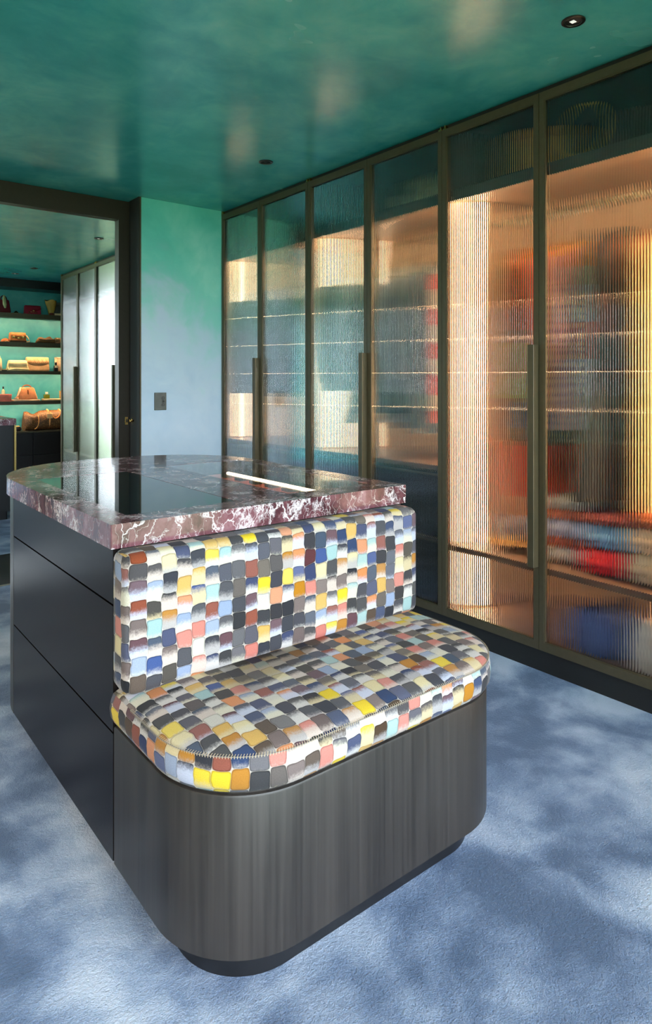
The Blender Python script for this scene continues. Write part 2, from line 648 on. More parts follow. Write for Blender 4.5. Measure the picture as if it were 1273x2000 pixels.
def tube(pts, r, seg=8, closed=False):
    """list of verts, faces for a tube through pts; r a number or one radius per point"""
    v, f = [], []
    n = len(pts)
    P = [Vector(p) for p in pts]
    up = Vector((0.13, 0.21, 0.97)).normalized()
    for i in range(n):
        a = P[i - 1] if (i > 0 or closed) else P[i]
        b = P[(i + 1) % n] if (i < n - 1 or closed) else P[i]
        t = (b - a).normalized()
        s = t.cross(up)
        if s.length < 1e-3:
            s = t.cross(Vector((1, 0, 0)))
        s.normalize()
        u = s.cross(t)
        rr = r[i] if isinstance(r, (list, tuple)) else r
        for k in range(seg):
            a_ = 2 * PI * k / seg
            v.append(P[i] + (s * math.cos(a_) + u * math.sin(a_)) * rr)
    m = n if closed else n - 1
    for i in range(m):
        for k in range(seg):
            i2 = (i + 1) % n
            k2 = (k + 1) % seg
            f.append((i * seg + k, i * seg + k2, i2 * seg + k2, i2 * seg + k))
    if not closed:
        f.append(tuple(range(seg))[::-1])
        f.append(tuple(range((n - 1) * seg, n * seg)))
    return v, f


def tube_obj(name, pts, r, mat, parent=None, seg=8, closed=False):
    v, f = tube(pts, r, seg, closed)
    return link(name, mesh(name, v, f, True), mat, parent)


def loft(name, rings, mat, parent=None, cap=True, smooth=True):
    """rings: lists of equal-length points"""
    n = len(rings[0])
    v = [p for r in rings for p in r]
    f = []
    for k in range(len(rings) - 1):
        for i in range(n):
            j = (i + 1) % n
            f.append((k * n + i, k * n + j, (k + 1) * n + j, (k + 1) * n + i))
    if cap:
        f.append(tuple(range(n))[::-1])
        f.append(tuple(range((len(rings) - 1) * n, len(rings) * n)))
    me = mesh(name, v, f)
    bm = bmesh.new()
    bm.from_mesh(me)
    bpy.data.meshes.remove(me)
    return link(name, from_bm(name, bm, smooth, 0.9), mat, parent)


def lathe(name, prof, c, mat, parent=None, seg=20):
    rings = [[(c[0] + r * math.cos(2 * PI * i / seg), c[1] + r * math.sin(2 * PI * i / seg), c[2] + z) for i in range(seg)] for r, z in prof]
    return loft(name, rings, mat, parent)


CEIL = 2.50
XW = 2.50            # front plane of the wardrobe doors
YB = 4.39            # back wall of the near room
# ------------------------------------------------------------------ the setting
RX0, RX1 = -1.70, 3.14
struct(box('floor', RX0, RX1, -1.12, 4.42, -0.05, 0.0, M['carpet']))
struct(box('floor', RX0, RX1, 5.20, 9.40, -0.05, 0.0, M['carpet2']))
struct(box('floor', RX0, RX1, 4.42, 5.20, -0.05, 0.001, M['black']))['label'] = 'black floor band at the doorway'  # black band of floor between the two carpets
struct(box('trim_1', -0.10, 1.87, 4.405, 4.42, -0.002, 0.004, cm(170, 165, 150, 0.3, 0.6)))
struct(box('ceiling', RX0, RX1, -1.12, 9.40, CEIL, CEIL + 0.12, M['ceiling']))
# back wall: the plastered pier, the part left of the opening
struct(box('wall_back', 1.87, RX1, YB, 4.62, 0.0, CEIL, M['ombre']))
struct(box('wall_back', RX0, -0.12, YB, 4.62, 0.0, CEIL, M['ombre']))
struct(box('wall_right', 3.10, RX1, -1.12, 9.40, 0.0, CEIL, M['blackmatt']))
struct(box('wall_left', RX0, RX0 + 0.05, -1.12, 4.39, 0.0, CEIL, M['bagwall']))
# left wall of the far room, window added to brighten that room
struct(boxes('wall_left', [(-1.42, -1.30, 4.62, WIN_ADDED[0], 0, CEIL), (-1.42, -1.30, WIN_ADDED[1], 9.20, 0, CEIL), (-1.42, -1.30, WIN_ADDED[0], WIN_ADDED[1], 0, WIN_ADDED[2]),
                           (-1.42, -1.30, WIN_ADDED[0], WIN_ADDED[1], WIN_ADDED[3], CEIL)], M['bagwall']))
# front wall (behind the camera) with its window
struct(boxes('wall_front', [(RX0, WIN1[0], WIN1[4] - 0.12, WIN1[4], 0, CEIL), (WIN1[1], RX1, WIN1[4] - 0.12, WIN1[4], 0, CEIL),
                            (WIN1[0], WIN1[1], WIN1[4] - 0.12, WIN1[4], 0, WIN1[2]), (WIN1[0], WIN1[1], WIN1[4] - 0.12, WIN1[4], WIN1[3], CEIL)], M['bagwall']))


def window(name, horizontal, a0, a1, z0, z1, p, n):
    e = bpy.data.objects.new(name, None)
    C.objects.link(e)
    e.location = ((a0 + a1) / 2, p, z0) if horizontal else (p, (a0 + a1) / 2, z0)
    e['kind'] = 'structure'
    t = 0.045
    L = [(a0, a1, z0, z0 + t), (a0, a1, z1 - t, z1)]
    wd = (a1 - a0) / n
    for i in range(n + 1):
        c_ = min(max(a0 + i * wd, a0 + t / 2), a1 - t / 2)
        L.append((c_ - t / 2, c_ + t / 2, z0 + t, z1 - t))
    if horizontal:
        boxes('window_frame', [(u0, u1, p - 0.08, p - 0.02, w0, w1) for u0, u1, w0, w1 in L], M['winframe'], e)
    else:
        boxes('window_frame', [(p - 0.08, p - 0.02, u0, u1, w0, w1) for u0, u1, w0, w1 in L], M['winframe'], e)
    for i in range(n):
        b0, b1 = a0 + i * wd + t / 2, a0 + (i + 1) * wd - t / 2
        if horizontal:
            link('pane', mesh('pane', [(b0, p - .05, z0 + t), (b1, p - .05, z0 + t), (b1, p - .05, z1 - t), (b0, p - .05, z1 - t)], [(0, 1, 2, 3)]), M['winglass'], e)
        else:
            link('pane', mesh('pane', [(p - .05, b0, z0 + t), (p - .05, b1, z0 + t), (p - .05, b1, z1 - t), (p - .05, b0, z1 - t)], [(0, 1, 2, 3)]), M['winglass'], e)


window('window_1', True, WIN1[0], WIN1[1], WIN1[2], WIN1[3], WIN1[4], 3)
window('window_2', True, WIN2[0], WIN2[1], WIN2[2], WIN2[3], WIN2[4] + 0.10, 3)
window('window_added', False, WIN_ADDED[0], WIN_ADDED[1], WIN_ADDED[2], WIN_ADDED[3], WIN_ADDED[4], 1)  # unseen window, added to bring more daylight into the far room
struct(link('ground', mesh('ground', [(-60, -60, -0.12), (60, -60, -0.12), (60, 60, -0.12), (-60, 60, -0.12)], [(0, 1, 2, 3)]), M['lawn']))

# door opening: dark bronze lined passage through the thick wall
YF = 4.55
d1 = bpy.data.objects.new('door_1', None)
C.objects.link(d1)
d1.location = (1.1, YF, 0)
d1['kind'] = 'structure'
box('header', -0.12, 1.862, YF, YF + 0.07, 2.362, CEIL - 0.004, M['doorframe'], d1)
box('jamb', 1.782, 1.862, YF, YF + 0.07, 0.001, 2.362, M['doorframe'], d1)
box('jamb', -0.12, -0.04, YF, YF + 0.07, 0.001, 2.362, M['doorframe'], d1)
rv = box('reveal_panel', 1.858, 1.870, YB - 0.004, YF, 0.001, CEIL, M['blackmatt'], d1)
box('edge_trim', 1.866, 1.874, YB - 0.008, YB + 0.001, 0.001, CEIL, M['frame'], d1)
sp = box('strike_plate', 1.826, 1.848, YF - 0.004, YF, 0.935, 0.99, M['brass'], d1, 0.001, 1)
box('latch_hole', 1.833, 1.841, YF - 0.0055, YF - 0.003, 0.953, 0.972, M['blackmatt'], sp)
la = tube_obj('latch', [(1.858, 4.475, 0.965), (1.838, 4.475, 0.965), (1.832, 4.475, 0.965)], [0.006, 0.006, 0.011], M['brass'], d1, 10)
tube_obj('latch_knob', [(1.846, 4.475, 0.95), (1.846, 4.475, 0.985)], 0.004, M['brass'], la, 8)

# light switch on the plaster pier
sw = thing('light_switch', (2.015, YB, 1.10), 'grey metal light switch plate on the green and blue plaster wall', 'switch')
box('plate', 1.971, 2.059, YB - 0.008, YB, 1.038, 1.160, M['grey'], sw, 0.0015, 1)
for zz in (1.075, 1.099, 1.123):
    cpts = [(2.034 + 0.009 * math.cos(a), YB - 0.009, zz + 0.009 * math.sin(a)) for a in [2 * PI * i / 14 for i in range(14)]]
    bt = tube_obj('button_ring', cpts, 0.0014, M['black'], sw, 6, True)
box('toggle', 2.031, 2.037, YB - 0.020, YB - 0.008, 1.096, 1.102, M['blackmatt'], sw)


# recessed downlights
def downlight(x, y, label, lit):
    t = thing('ceiling_downlight', (x, y, CEIL), label, 'ceiling light')
    r = 0.040
    prof = [(r, 0.0), (r, -0.004), (r - 0.005, -0.006), (r - 0.011, -0.005), (r - 0.013, 0.0)]
    lathe('trim_ring', prof, (x, y, CEIL - 0.0005), M['black'], t, 28)
    lathe('baffle', [(r - 0.012, -0.003), (0.0005, -0.0035)], (x, y, CEIL), M['blackmatt'], t, 24)
    a = 0.011
    link('lamp_lens', mesh('lamp_lens', [(x - a * 1.1, y - a * .8, CEIL - .0045), (x + a * .7, y - a * .8, CEIL - .0045), (x + a * .7, y + a * .8, CEIL - .0045), (x - a * 1.1, y + a * .8, CEIL - .0045)],
                            [(0, 1, 2, 3)]), M['lamp'] if lit else M['black'], t)


downlight(2.137, 1.30, 'black recessed downlight with a bright lens, nearest, at the upper right of the ceiling', True)
downlight(2.134, 3.237, 'black recessed downlight in the ceiling before the ribbed glass wardrobes', False)
downlight(2.130, 5.90, 'black recessed downlight in the far room, just beyond the doorway', True)
downlight(2.130, 7.92, 'tiny black recessed downlight in the far room, farther right of the last two', False)
downlight(2.060, 8.44, 'black recessed downlight in the far room closest to the bag shelves', True)

# ------------------------------------------------------------------ island, bench, cushions, marble
BX0, BX1 = 0.610, 1.580
isl = thing('storage_island', (1.095, 2.26, 0), 'dark wood dressing island with three flush drawers under red marble', 'island')


def island_outline(x0, x1, y0, y1, rb, notch=None):
    p = rrect(x0, x1, y0, y1, (0.001, 0.001, rb, rb), 18, 6)
    return p


p_ = [(BX0 + 0.02, 1.590), (BX1, 1.590)]
arc = rrect(BX0, BX1, 1.590, 2.930, (0.001, 0.001, 0.41, 0.41), 18, 2)
arc = [q for q in arc if q[1] > 2.30]
p_ += [(BX1, 2.25)] + arc + [(BX0, 2.523), (BX0 + 0.02, 2.523)] if min(q[1] for q in arc if q[0] < 0.62) > 2.523 else [(BX1, 2.25)] + [q for q in arc if not (q[0] < BX0 + 0.02 and q[1] < 2.524)] + [(BX0, 2.523), (BX0 + 0.02, 2.523)]
prism('body', p_, 0.08, 0.841, M['wood'], isl)
for z0, z1 in ((0.082, 0.3895), (0.3945, 0.6985), (0.7035, 0.838)):
    box('drawer', BX0, BX0 + 0.019, 1.594, 2.519, z0, z1, M['drawer'], isl)
for z0, z1 in ((0.3895, 0.3945), (0.6985, 0.7035)):
    box('gap_shade', BX0 + 0.0015, BX0 + 0.019, 1.594, 2.519, z0, z1, M['gapshade'], isl)  # near-black filler paints the shade inside the drawer gaps
prism('plinth', rrect(BX0 + 0.055, BX1 - 0.055, 1.590, 2.875, (0.001, 0.001, 0.355, 0.355), 12, 2), 0.0, 0.08, M['black'], isl)

ben = thing('bench_base', (1.095, 1.35, 0), 'dark wood bench base with rounded corners, joined to the island front', 'bench')
prism('body', rrect(BX0, BX1, 1.125, 1.588, (0.22, 0.22, 0.001, 0.001), 20, 4), 0.08, 0.412, M['wood'], ben, 0.006)
prism('rim', rrect(BX0 + 0.008, BX1 - 0.008, 1.133, 1.588, (0.212, 0.212, 0.001, 0.001), 20, 4), 0.411, 0.420, M['wood'], ben, 0.003)
prism('plinth', rrect(BX0 + 0.055, BX1 - 0.055, 1.180, 1.588, (0.165, 0.165, 0.001, 0.001), 18, 4), 0.0, 0.08, M['black'], ben)


def uv_layer(me, fn):
    lay = me.uv_layers.new(name='UVMap')
    for p in me.polygons:
        for li in p.loop_indices:
            lay.data[li].uv = fn(p, me.loops[li].vertex_index)


# seat cushion
def seat():
    t = thing('seat_cushion', (1.095, 1.35, 0.42), 'flat seat cushion in multicoloured patchwork print on the bench', 'cushion')
    x0, x1, y0, y1, r = 0.607, 1.583, 1.119, 1.588, 0.222
    prof = [(0.012, 0.4185), (0.003, 0.421), (-0.004, 0.435), (-0.006, 0.456), (-0.003, 0.478), (0.001, 0.492)]
    top = [(0.001, 0.492), (0.006, 0.4965), (0.016, 0.501), (0.035, 0.506), (0.07, 0.511), (0.12, 0.5145), (0.18, 0.516)]

    def ring(d):
        return rrect(x0 + d, x1 - d, y0 + d, y1 - min(d, 0.004), (max(r - d, 0.02), max(r - d, 0.02), 0.001, 0.001), 16, 16)
    base = ring(0.0)
    per = [0.0]
    for i in range(1, len(base)):
        per.append(per[-1] + math.dist(base[i], base[i - 1]))
    n = len(base)
    v, f, uvs = [], [], []
    for d, z in prof:
        v += [(x, y, z) for x, y in ring(d)]
    for k in range(len(prof) - 1):
        for i in range(n):
            j = (i + 1) % n
            f.append((k * n + i, k * n + j, (k + 1) * n + j, (k + 1) * n + i))
            u0, u1 = per[i] + 3.0, (per[j] if j else per[i] + 0.001) + 3.0
            z0, z1 = prof[k][1], prof[k + 1][1]
            uvs.append([(u0, z0), (u1, z0), (u1, z1), (u0, z1)])
    o0 = len(v)
    for d, z in top:
        v += [(x, y, z) for x, y in ring(d)]
    for k in range(len(top) - 1):
        for i in range(n):
            j = (i + 1) % n
            q = (o0 + k * n + i, o0 + k * n + j, o0 + (k + 1) * n + j, o0 + (k + 1) * n + i)
            f.append(q)
            uvs.append([(v[a][0], v[a][1]) for a in q])
    q = tuple(range(o0 + (len(top) - 1) * n, o0 + len(top) * n))
    f.append(q)
    uvs.append([(v[a][0], v[a][1]) for a in q])
    f.append(tuple(range(n))[::-1])
    uvs.append([(0, 0)] * n)
    me = mesh('cover', v, f, True)
    lay = me.uv_layers.new(name='UVMap')
    for p, uvl in zip(me.polygons, uvs):
        for li, q in zip(p.loop_indices, uvl):
            lay.data[li].uv = q
    cov = link('cover', me, M['fabric'], t)
    # seam cord and stitches along the upper edge
    edge = [(x, y, 0.4925) for x, y in ring(-0.0005) if y < 1.50]
    # order: starts at the left side, runs along the front to the right side
    ring_pts = ring(-0.0005)
    start = [p for p in ring_pts]
    seq = [p for p in start if p[1] < 1.495]
    seq_left = sorted([p for p in seq if p[0] < 0.62 and p[1] > 1.341], key=lambda p: -p[1])
    rest = [p for p in seq if not (p[0] < 0.62 and p[1] > 1.341)]
    path = [(x, y, 0.4925) for x, y in seq_left + rest]
    tube_obj('piping', path, 0.0010, M['fabric'], cov, 6)
    bm = bmesh.new()
    acc = 0.0
    for a, b in zip(path[:-1], path[1:]):
        A, B = Vector(a), Vector(b)
        L = (B - A).length
        s = 0.006 - acc
        while s < L:
            q = A + (B - A) * (s / L)
            tn = (B - A).normalized()
            nn = Vector((tn.y, -tn.x, 0))
            w_ = 0.0007
            p0 = q + nn * 0.0015 + Vector((0, 0, -0.003))
            p1 = q - nn * 0.0035 + tn * 0.002 + Vector((0, 0, 0.0042))
            m_ = q + nn * 0.0022 + Vector((0, 0, 0.0022))
            vv = [bm.verts.new(x_) for x_ in (p0 - tn * w_, p0 + tn * w_, m_ + tn * w_, m_ - tn * w_, p1 + tn * w_, p1 - tn * w_)]
            bm.faces.new((vv[0], vv[1], vv[2], vv[3]))
            bm.faces.new((vv[3], vv[2], vv[4], vv[5]))
            s += 0.006
        acc = (acc + L) % 0.006
    st = link('stitching', from_bm('stitching', bm), M['thread'], cov)
    st['kind'] = 'stuff'
    return t


seat()


def backrest():
    t = thing('backrest_cushion', (1.095, 1.54, 0.51), 'upright backrest cushion in multicoloured patchwork print against the island', 'cushion')
    x0, x1, z0, z1 = 0.606, 1.573, 0.507, 0.838
    rings = [(0.006, 1.5875), (0.0, 1.580), (-0.002, 1.550), (0.0, 1.520), (0.004, 1.510), (0.012, 1.5035), (0.025, 1.500), (0.06, 1.498), (0.12, 1.497)]
    v, f = [], []
    for d, y in rings:
        rr = max(0.024 - d * .5, 0.012)
        v += [(x, y, z) for x, z in rrect(x0 + d, x1 - d, z0 + d, z1 - d, (rr,) * 4, 6, 12)]
    n = len(v) // len(rings)
    for k in range(len(rings) - 1):
        for i in range(n):
            j = (i + 1) % n
            f.append((k * n + i, k * n + j, (k + 1) * n + j, (k + 1) * n + i))
    f.append(tuple(range(n))[::-1])
    f.append(tuple(range((len(rings) - 1) * n, len(rings) * n)))
    me = mesh('cover', v, f)
    bm = bmesh.new()
    bm.from_mesh(me)
    me = from_bm('cover', bm, True)

    def fn(p, vi):
        x, y, z = me.vertices[vi].co
        nn = p.normal
        dy = max(0, y - 1.503)
        if abs(nn.z) > 0.7:
            return (x, z + (dy if nn.z > 0 else -dy))
        if abs(nn.x) > 0.7:
            return (x + (dy if nn.x > 0 else -dy), z)
        return (x, z)
    uv_layer(me, fn)
    link('cover', me, M['fabric'], t)


backrest()

# marble countertop with two glazed insets
MX0, MX1, MY0, MY1, MZ0, MZ1 = 0.598, 1.592, 1.575, 2.943, 0.841, 0.900
top = thing('marble_countertop', (1.095, 2.26, MZ0), 'polished dark red marble countertop with white veins and two glass insets', 'countertop')
H1 = (0.672, 1.000, 1.668, 2.475)
H2 = (1.185, 1.520, 1.675, 2.530)


def slab():
    outer = rrect(MX0, MX1, MY0, MY1, (0.004, 0.004, 0.42, 0.42), 22, 3)
    bm = bmesh.new()

    def loop(pts, z):
        vs_ = [bm.verts.new((x, y, z)) for x, y in pts]
        return [bm.edges.new((vs_[i], vs_[(i + 1) % len(vs_)])) for i in range(len(vs_))]
    es = loop(outer, MZ1)
    for h in (H1, H2):
        es += loop([(h[0], h[2]), (h[1], h[2]), (h[1], h[3]), (h[0], h[3])], MZ1)
    bmesh.ops.triangle_fill(bm, use_beauty=True, use_dissolve=False, edges=es)
    fs = list(bm.faces)
    r = bmesh.ops.extrude_face_region(bm, geom=fs)
    nv = [g for g in r['geom'] if isinstance(g, bmesh.types.BMVert)]
    bmesh.ops.translate(bm, verts=nv, vec=(0, 0, MZ0 - MZ1))
    return link('slab', from_bm('slab', bm), M['marble'], top)


slab()
box('glass_inset', H1[0] + .001, H1[1] - .001, H1[2] + .001, H1[3] - .001, MZ1 - 0.008, MZ1 - 0.0005, M['smoked'], top)['label'] = 'black glass inset'
box('glass_inset', H2[0] + .001, H2[1] - .001, H2[2] + .001, H2[3] - .001, MZ1 - 0.008, MZ1 - 0.0005, M['clear'], top)['label'] = 'clear glass inset over the jewellery tray'
box('light_bar', 1.320, 1.333, H2[2] + 0.004, 2.28, 0.874, 0.884, M['ledbar'], top, 0.003, 2)
# the floor of the glazed compartment and its tray
boxes('compartment', [(H2[0] - .001, H2[1] + .001, H2[2] - .001, H2[3] + .001, 0.8412, 0.844)], M['blackmatt'], top)
tray = thing('jewellery_tray', (1.26, 2.0, 0.846), 'coral felt jewellery tray with dividers under the glass beside the light bar', 'tray')
tx0, tx1, ty0, ty1 = 1.192, 1.312, 1.685, 2.30
boxes('tray_base', [(tx0, tx1, ty0, ty1, 0.8445, 0.848)], M['coral'], tray)
boxes('tray_rim', [(tx0, tx0 + .006, ty0, ty1, 0.848, 0.876), (tx1 - .006, tx1, ty0, ty1, 0.848, 0.862), (tx0 + .006, tx1 - .006, ty0, ty0 + .006, 0.848, 0.876), (tx0 + .006, tx1 - .006, ty1 - .006, ty1, 0.848, 0.876)], M['coral'], tray)
for i in range(1, 6):
    yy = ty0 + (ty1 - ty0) * i / 6
    box('divider', tx0 + .006, tx1 - .006, yy - .003, yy + .003, 0.848, 0.874, M['coral'], tray)
for i, (xx, yy) in enumerate(((1.43, 1.95), (1.45, 2.30))):
    b = thing('jewellery_pad', (xx, yy, 0.844), ['coral felt pad under the glass, nearer the bench', 'coral felt pad under the glass, farther from the bench'][i], 'pad')
    box('pad', xx - 0.055, xx + 0.055, yy - .12, yy + .12, 0.8445, 0.857, cm(70, 50, 48), b, 0.003, 2)


# ------------------------------------------------------------------ wardrobes
def pane_mesh(y0, y1, z0, z1, xf, pitch=0.0112, amp=0.0021, seg=8):
    """reeded glass: convex vertical ribs on the room side, flat on the inside"""
    n = max(1, round((y1 - y0) / pitch))
    p = (y1 - y0) / n
    v, f = [], []
    for i in range(n):
        o = len(v)
        for k in range(seg + 1):
            t = k / seg
            y = y0 + (i + t) * p
            x = xf - amp * (1 - (2 * t - 1) ** 2)
            v += [(x, y, z0), (x, y, z1)]
        for k in range(seg):
            a = o + 2 * k
            f.append((a, a + 1, a + 3, a + 2))
    o = len(v)
    xb = xf + 0.004
    v += [(xb, y0, z0), (xb, y1, z0), (xb, y1, z1), (xb, y0, z1)]
    f.append((o, o + 1, o + 2, o + 3))
    me = mesh('pane', v, f, True)
    # face normals: ribs must point to -X, back to +X
    bm = bmesh.new()
    bm.from_mesh(me)
    flip = []
    bm.faces.ensure_lookup_table()
    bm.normal_update()
    for fc in bm.faces:
        want = 1 if len(bm.faces) - 1 == fc.index else -1
        if fc.normal.x * want < 0:
            flip.append(fc)
    bmesh.ops.reverse_faces(bm, faces=flip)
    bm.to_mesh(me)
    bm.free()
    return me


DZ0, DZ1 = 0.095, 2.472
ST = 0.024


def leaf(w_, y0, y1, handle_at, hinge_at):
    """a door leaf: frame mesh with pane, handle and pivot as its own pieces"""
    y0 += 0.0012
    y1 -= 0.0012
    x0, x1 = XW, XW + 0.028
    fr = boxes('door', [(x0, x1, y0, y0 + ST, DZ0, DZ1), (x0, x1, y1 - ST, y1, DZ0, DZ1),
                        (x0, x1, y0 + ST, y1 - ST, DZ0, DZ0 + 0.036), (x0, x1, y0 + ST, y1 - ST, DZ1 - 0.036, DZ1)], M['frame'], w_)
    link('pane', pane_mesh(y0 + ST - .003, y1 - ST + .003, DZ0 + .033, DZ1 - .033, XW + 0.012), M['reeded' if y1 < 5 else 'reeded_far'], fr)
    b = 0.004
    boxes('bead', [(x0 + .003, x0 + .009, y0 + ST, y0 + ST + b, DZ0 + .036, DZ1 - .036), (x0 + .003, x0 + .009, y1 - ST - b, y1 - ST, DZ0 + .036, DZ1 - .036),
                   (x0 + .003, x0 + .009, y0 + ST + b, y1 - ST - b, DZ0 + .036, DZ0 + .036 + b), (x0 + .003, x0 + .009, y0 + ST + b, y1 - ST - b, DZ1 - .036 - b, DZ1 - .036)], M['frame'], fr)
    if handle_at is not None:
        # long upright pull on the leaf's meeting stile
        box('handle', XW - 0.036, XW, handle_at + 0.0015, handle_at + 0.033, 0.448, 1.398, M['frame'], fr, 0.0015, 1)
    yy = hinge_at
    s = 1 if yy == y0 or abs(yy - y0) < 0.01 else -1
    c_ = yy + s * 0.014
    hb = bmesh.new()
    bm_box(hb, XW + 0.002, XW + 0.022, c_ - 0.010, c_ + 0.010, DZ1, DZ1 + 0.007)
    bm_box(hb, XW + 0.006, XW + 0.016, c_ - 0.004, c_ + 0.004, DZ1 + 0.007, DZ1 + 0.022)
    bm_box(hb, XW - 0.004, XW + 0.020, c_ - 0.013, c_ - 0.006, DZ1 + 0.005, DZ1 + 0.016)
    link('pivot_hinge', from_bm('pivot_hinge', hb), M['brass'], fr)
    return fr


def wardrobe(name, y0, y1, label, low_shelf, drawers, dim=False, upper='upper'):
    w_ = thing(name, (XW + 0.3, (y0 + y1) / 2, 0), label, 'wardrobe')
    t = 0.014
    xb = 3.06
    xi = XW + 0.034
    side = M['lining'] if not dim else M['white_wall']
    for s0, s1 in ((y0 + .0005, y0 + t), (y1 - t, y1 - .0005)):
        boxes('side_panel', [(xi, xb, s0, s1, 0.10, 2.15)], side, w_)
        boxes('upper_side_panel', [(xi, xb, s0, s1, 2.15, 2.49)], M[upper], w_)
    boxes('back_panel', [(xb, xb + .015, y0, y1, 0.10, 2.15)], side, w_)
    boxes('upper_back_panel', [(xb, xb + .015, y0, y1, 2.15, 2.49)], M[upper], w_)
    boxes('top_panel', [(xi - .02, xb, y0, y1, 2.478, 2.494)], M['blackmatt'], w_)
    boxes('bottom_panel', [(xi, xb, y0, y1, 0.09, 0.108)], M['shelfwood'], w_)
    boxes('plinth', [(XW + 0.014, XW + 0.04, y0, y1, 0.0, 0.092)], M['blackmatt'], w_)
    boxes('shelf', [(xi + .004, xb, y0 + t, y1 - t, 2.15, 2.178)], [M['darkshelf']], w_)
    boxes('shelf_underside', [(xi + .012, xb, y0 + t, y1 - t, 2.144, 2.15)], M['shelfwood'], w_)
    boxes('shelf', [(xi + .012, xb, y0 + t, y1 - t, low_shelf - .026, low_shelf)], M['shelfwood'], w_)
    tube_obj('hanging_rail', [(2.80, y0 + t, 2.03), (2.80, y1 - t, 2.03)], 0.012, M['frame'], w_, 10)
    if drawers:
        n = 2
        dz = (low_shelf - .03 - 0.112) / n
        for k in range(n):
            d = boxes('drawer', [(xi + .02, xi + .04, y0 + t + .002, y1 - t - .002, 0.112 + k * dz + .003, 0.112 + (k + 1) * dz - .008)], M['blackmatt'], w_)
            box('drawer_lip', xi + .012, xi + .02, y0 + t + .01, y1 - t - .01, 0.112 + (k + 1) * dz - .022, 0.112 + (k + 1) * dz - .010, M['frame'], d)
    if not dim:
        for s in (y0 + t, y1 - t):
            sg = 1 if s < (y0 + y1) / 2 else -1
            zb = low_shelf + .01 if drawers else 0.12
            boxes('light_strip', [(2.632, 2.658, min(s, s + sg * .004), max(s, s + sg * .004), zb, 2.138)], M['led'], w_)
        boxes('strip_screen', [(xi + .004, xi + .012, y0 + t, y1 - t, 2.124, 2.15)], M['darkshelf'], w_)  # lip added to hide the fill strip behind it
        boxes('light_strip', [(xi + .014, xi + .028, y0 + t + .02, y1 - t - .02, 2.139, 2.144)], M['ledfill'], w_)  # unseen fill strip, added to light the clothes from the front
    return w_


EDGE = [0.042, 0.589, 1.136, 1.683, 2.230, 2.777, 3.324, 3.871, 4.388]
wa = wardrobe('reeded_glass_wardrobe', EDGE[6], EDGE[8], 'bronze framed reeded glass wardrobe at the corner beside the plaster wall', 0.815, True)
leaf(wa, EDGE[6], EDGE[7], None, EDGE[6])
leaf(wa, EDGE[7], EDGE[8], EDGE[7], EDGE[8])
wb = wardrobe('reeded_glass_wardrobe', EDGE[4], EDGE[6], 'bronze framed reeded glass wardrobe in the middle, white scarf hanging inside', 0.815, True)
leaf(wb, EDGE[4], EDGE[5], None, EDGE[4])
leaf(wb, EDGE[5], EDGE[6], EDGE[5], EDGE[6])
wc = wardrobe('reeded_glass_wardrobe', EDGE[2], EDGE[4], 'brightly lit reeded glass wardrobe nearest the viewer with colourful clothes inside', 0.435, False)
leaf(wc, EDGE[2], EDGE[3], None, EDGE[2])
leaf(wc, EDGE[3], EDGE[4], EDGE[3], EDGE[4])
wd = wardrobe('reeded_glass_wardrobe', EDGE[0], EDGE[2], 'reeded glass wardrobe at the right end, past the brightly lit one', 0.435, False)
leaf(wd, EDGE[0], EDGE[1], None, EDGE[0])
leaf(wd, EDGE[1], EDGE[2], EDGE[1], EDGE[2])
struct(box('trim_2', XW + 0.002, XW + 0.03, 4.3882, YB + .03, 0.0, CEIL, M['frame']))
struct(box('trim_3', XW + 0.030, 3.08, EDGE[0], 4.39, 2.4945, CEIL, M['blackmatt']))
# wall panel filling the rest of the right-hand side
struct(box('trim_4', XW + 0.01, 3.10, -1.00, EDGE[0] - 0.001, 0.0, CEIL - 0.001, M['doorframe']))

# far room wardrobes
XW_keep = XW
E2 = [5.32, 5.89, 6.46, 7.03, 7.60, 8.17]
we = wardrobe('glass_wardrobe', E2[3], E2[5], 'pale reflecting glass wardrobe in the far room, next to the bag shelves', 0.435, False, True)
leaf(we, E2[3], E2[4], None, E2[3])
leaf(we, E2[4], E2[5], E2[4], E2[5])
wf = wardrobe('glass_wardrobe', E2[1], E2[3], 'pale reflecting glass wardrobe in the far room, next to the doorway', 0.435, False, True)
leaf(wf, E2[1], E2[2], None, E2[1])
leaf(wf, E2[2], E2[3], E2[2], E2[3])
struct(box('trim_5', XW + 0.01, 3.10, 4.621, E2[1] - 0.001, 0.0, CEIL - 0.001, M['doorframe']))
struct(box('trim_6', XW + 0.005, 3.10, E2[5] + 0.001, E2[5] + 0.03, 0.0, CEIL - 0.001, M['frame']))


# ------------------------------------------------------------------ clothes
def ring_pts(cx, cy_, z, wx, ty, n=28, fold=0.0, nf=5, ph=0.0):
    out = []
    for i in range(n):
        a = 2 * PI * i / n
        k = 1 + fold * math.sin(nf * a + ph)
        out.append((cx + wx * math.cos(a) * (0.96 + 0.04 * k), cy_ + ty * math.sin(a) * k, z))
    return out


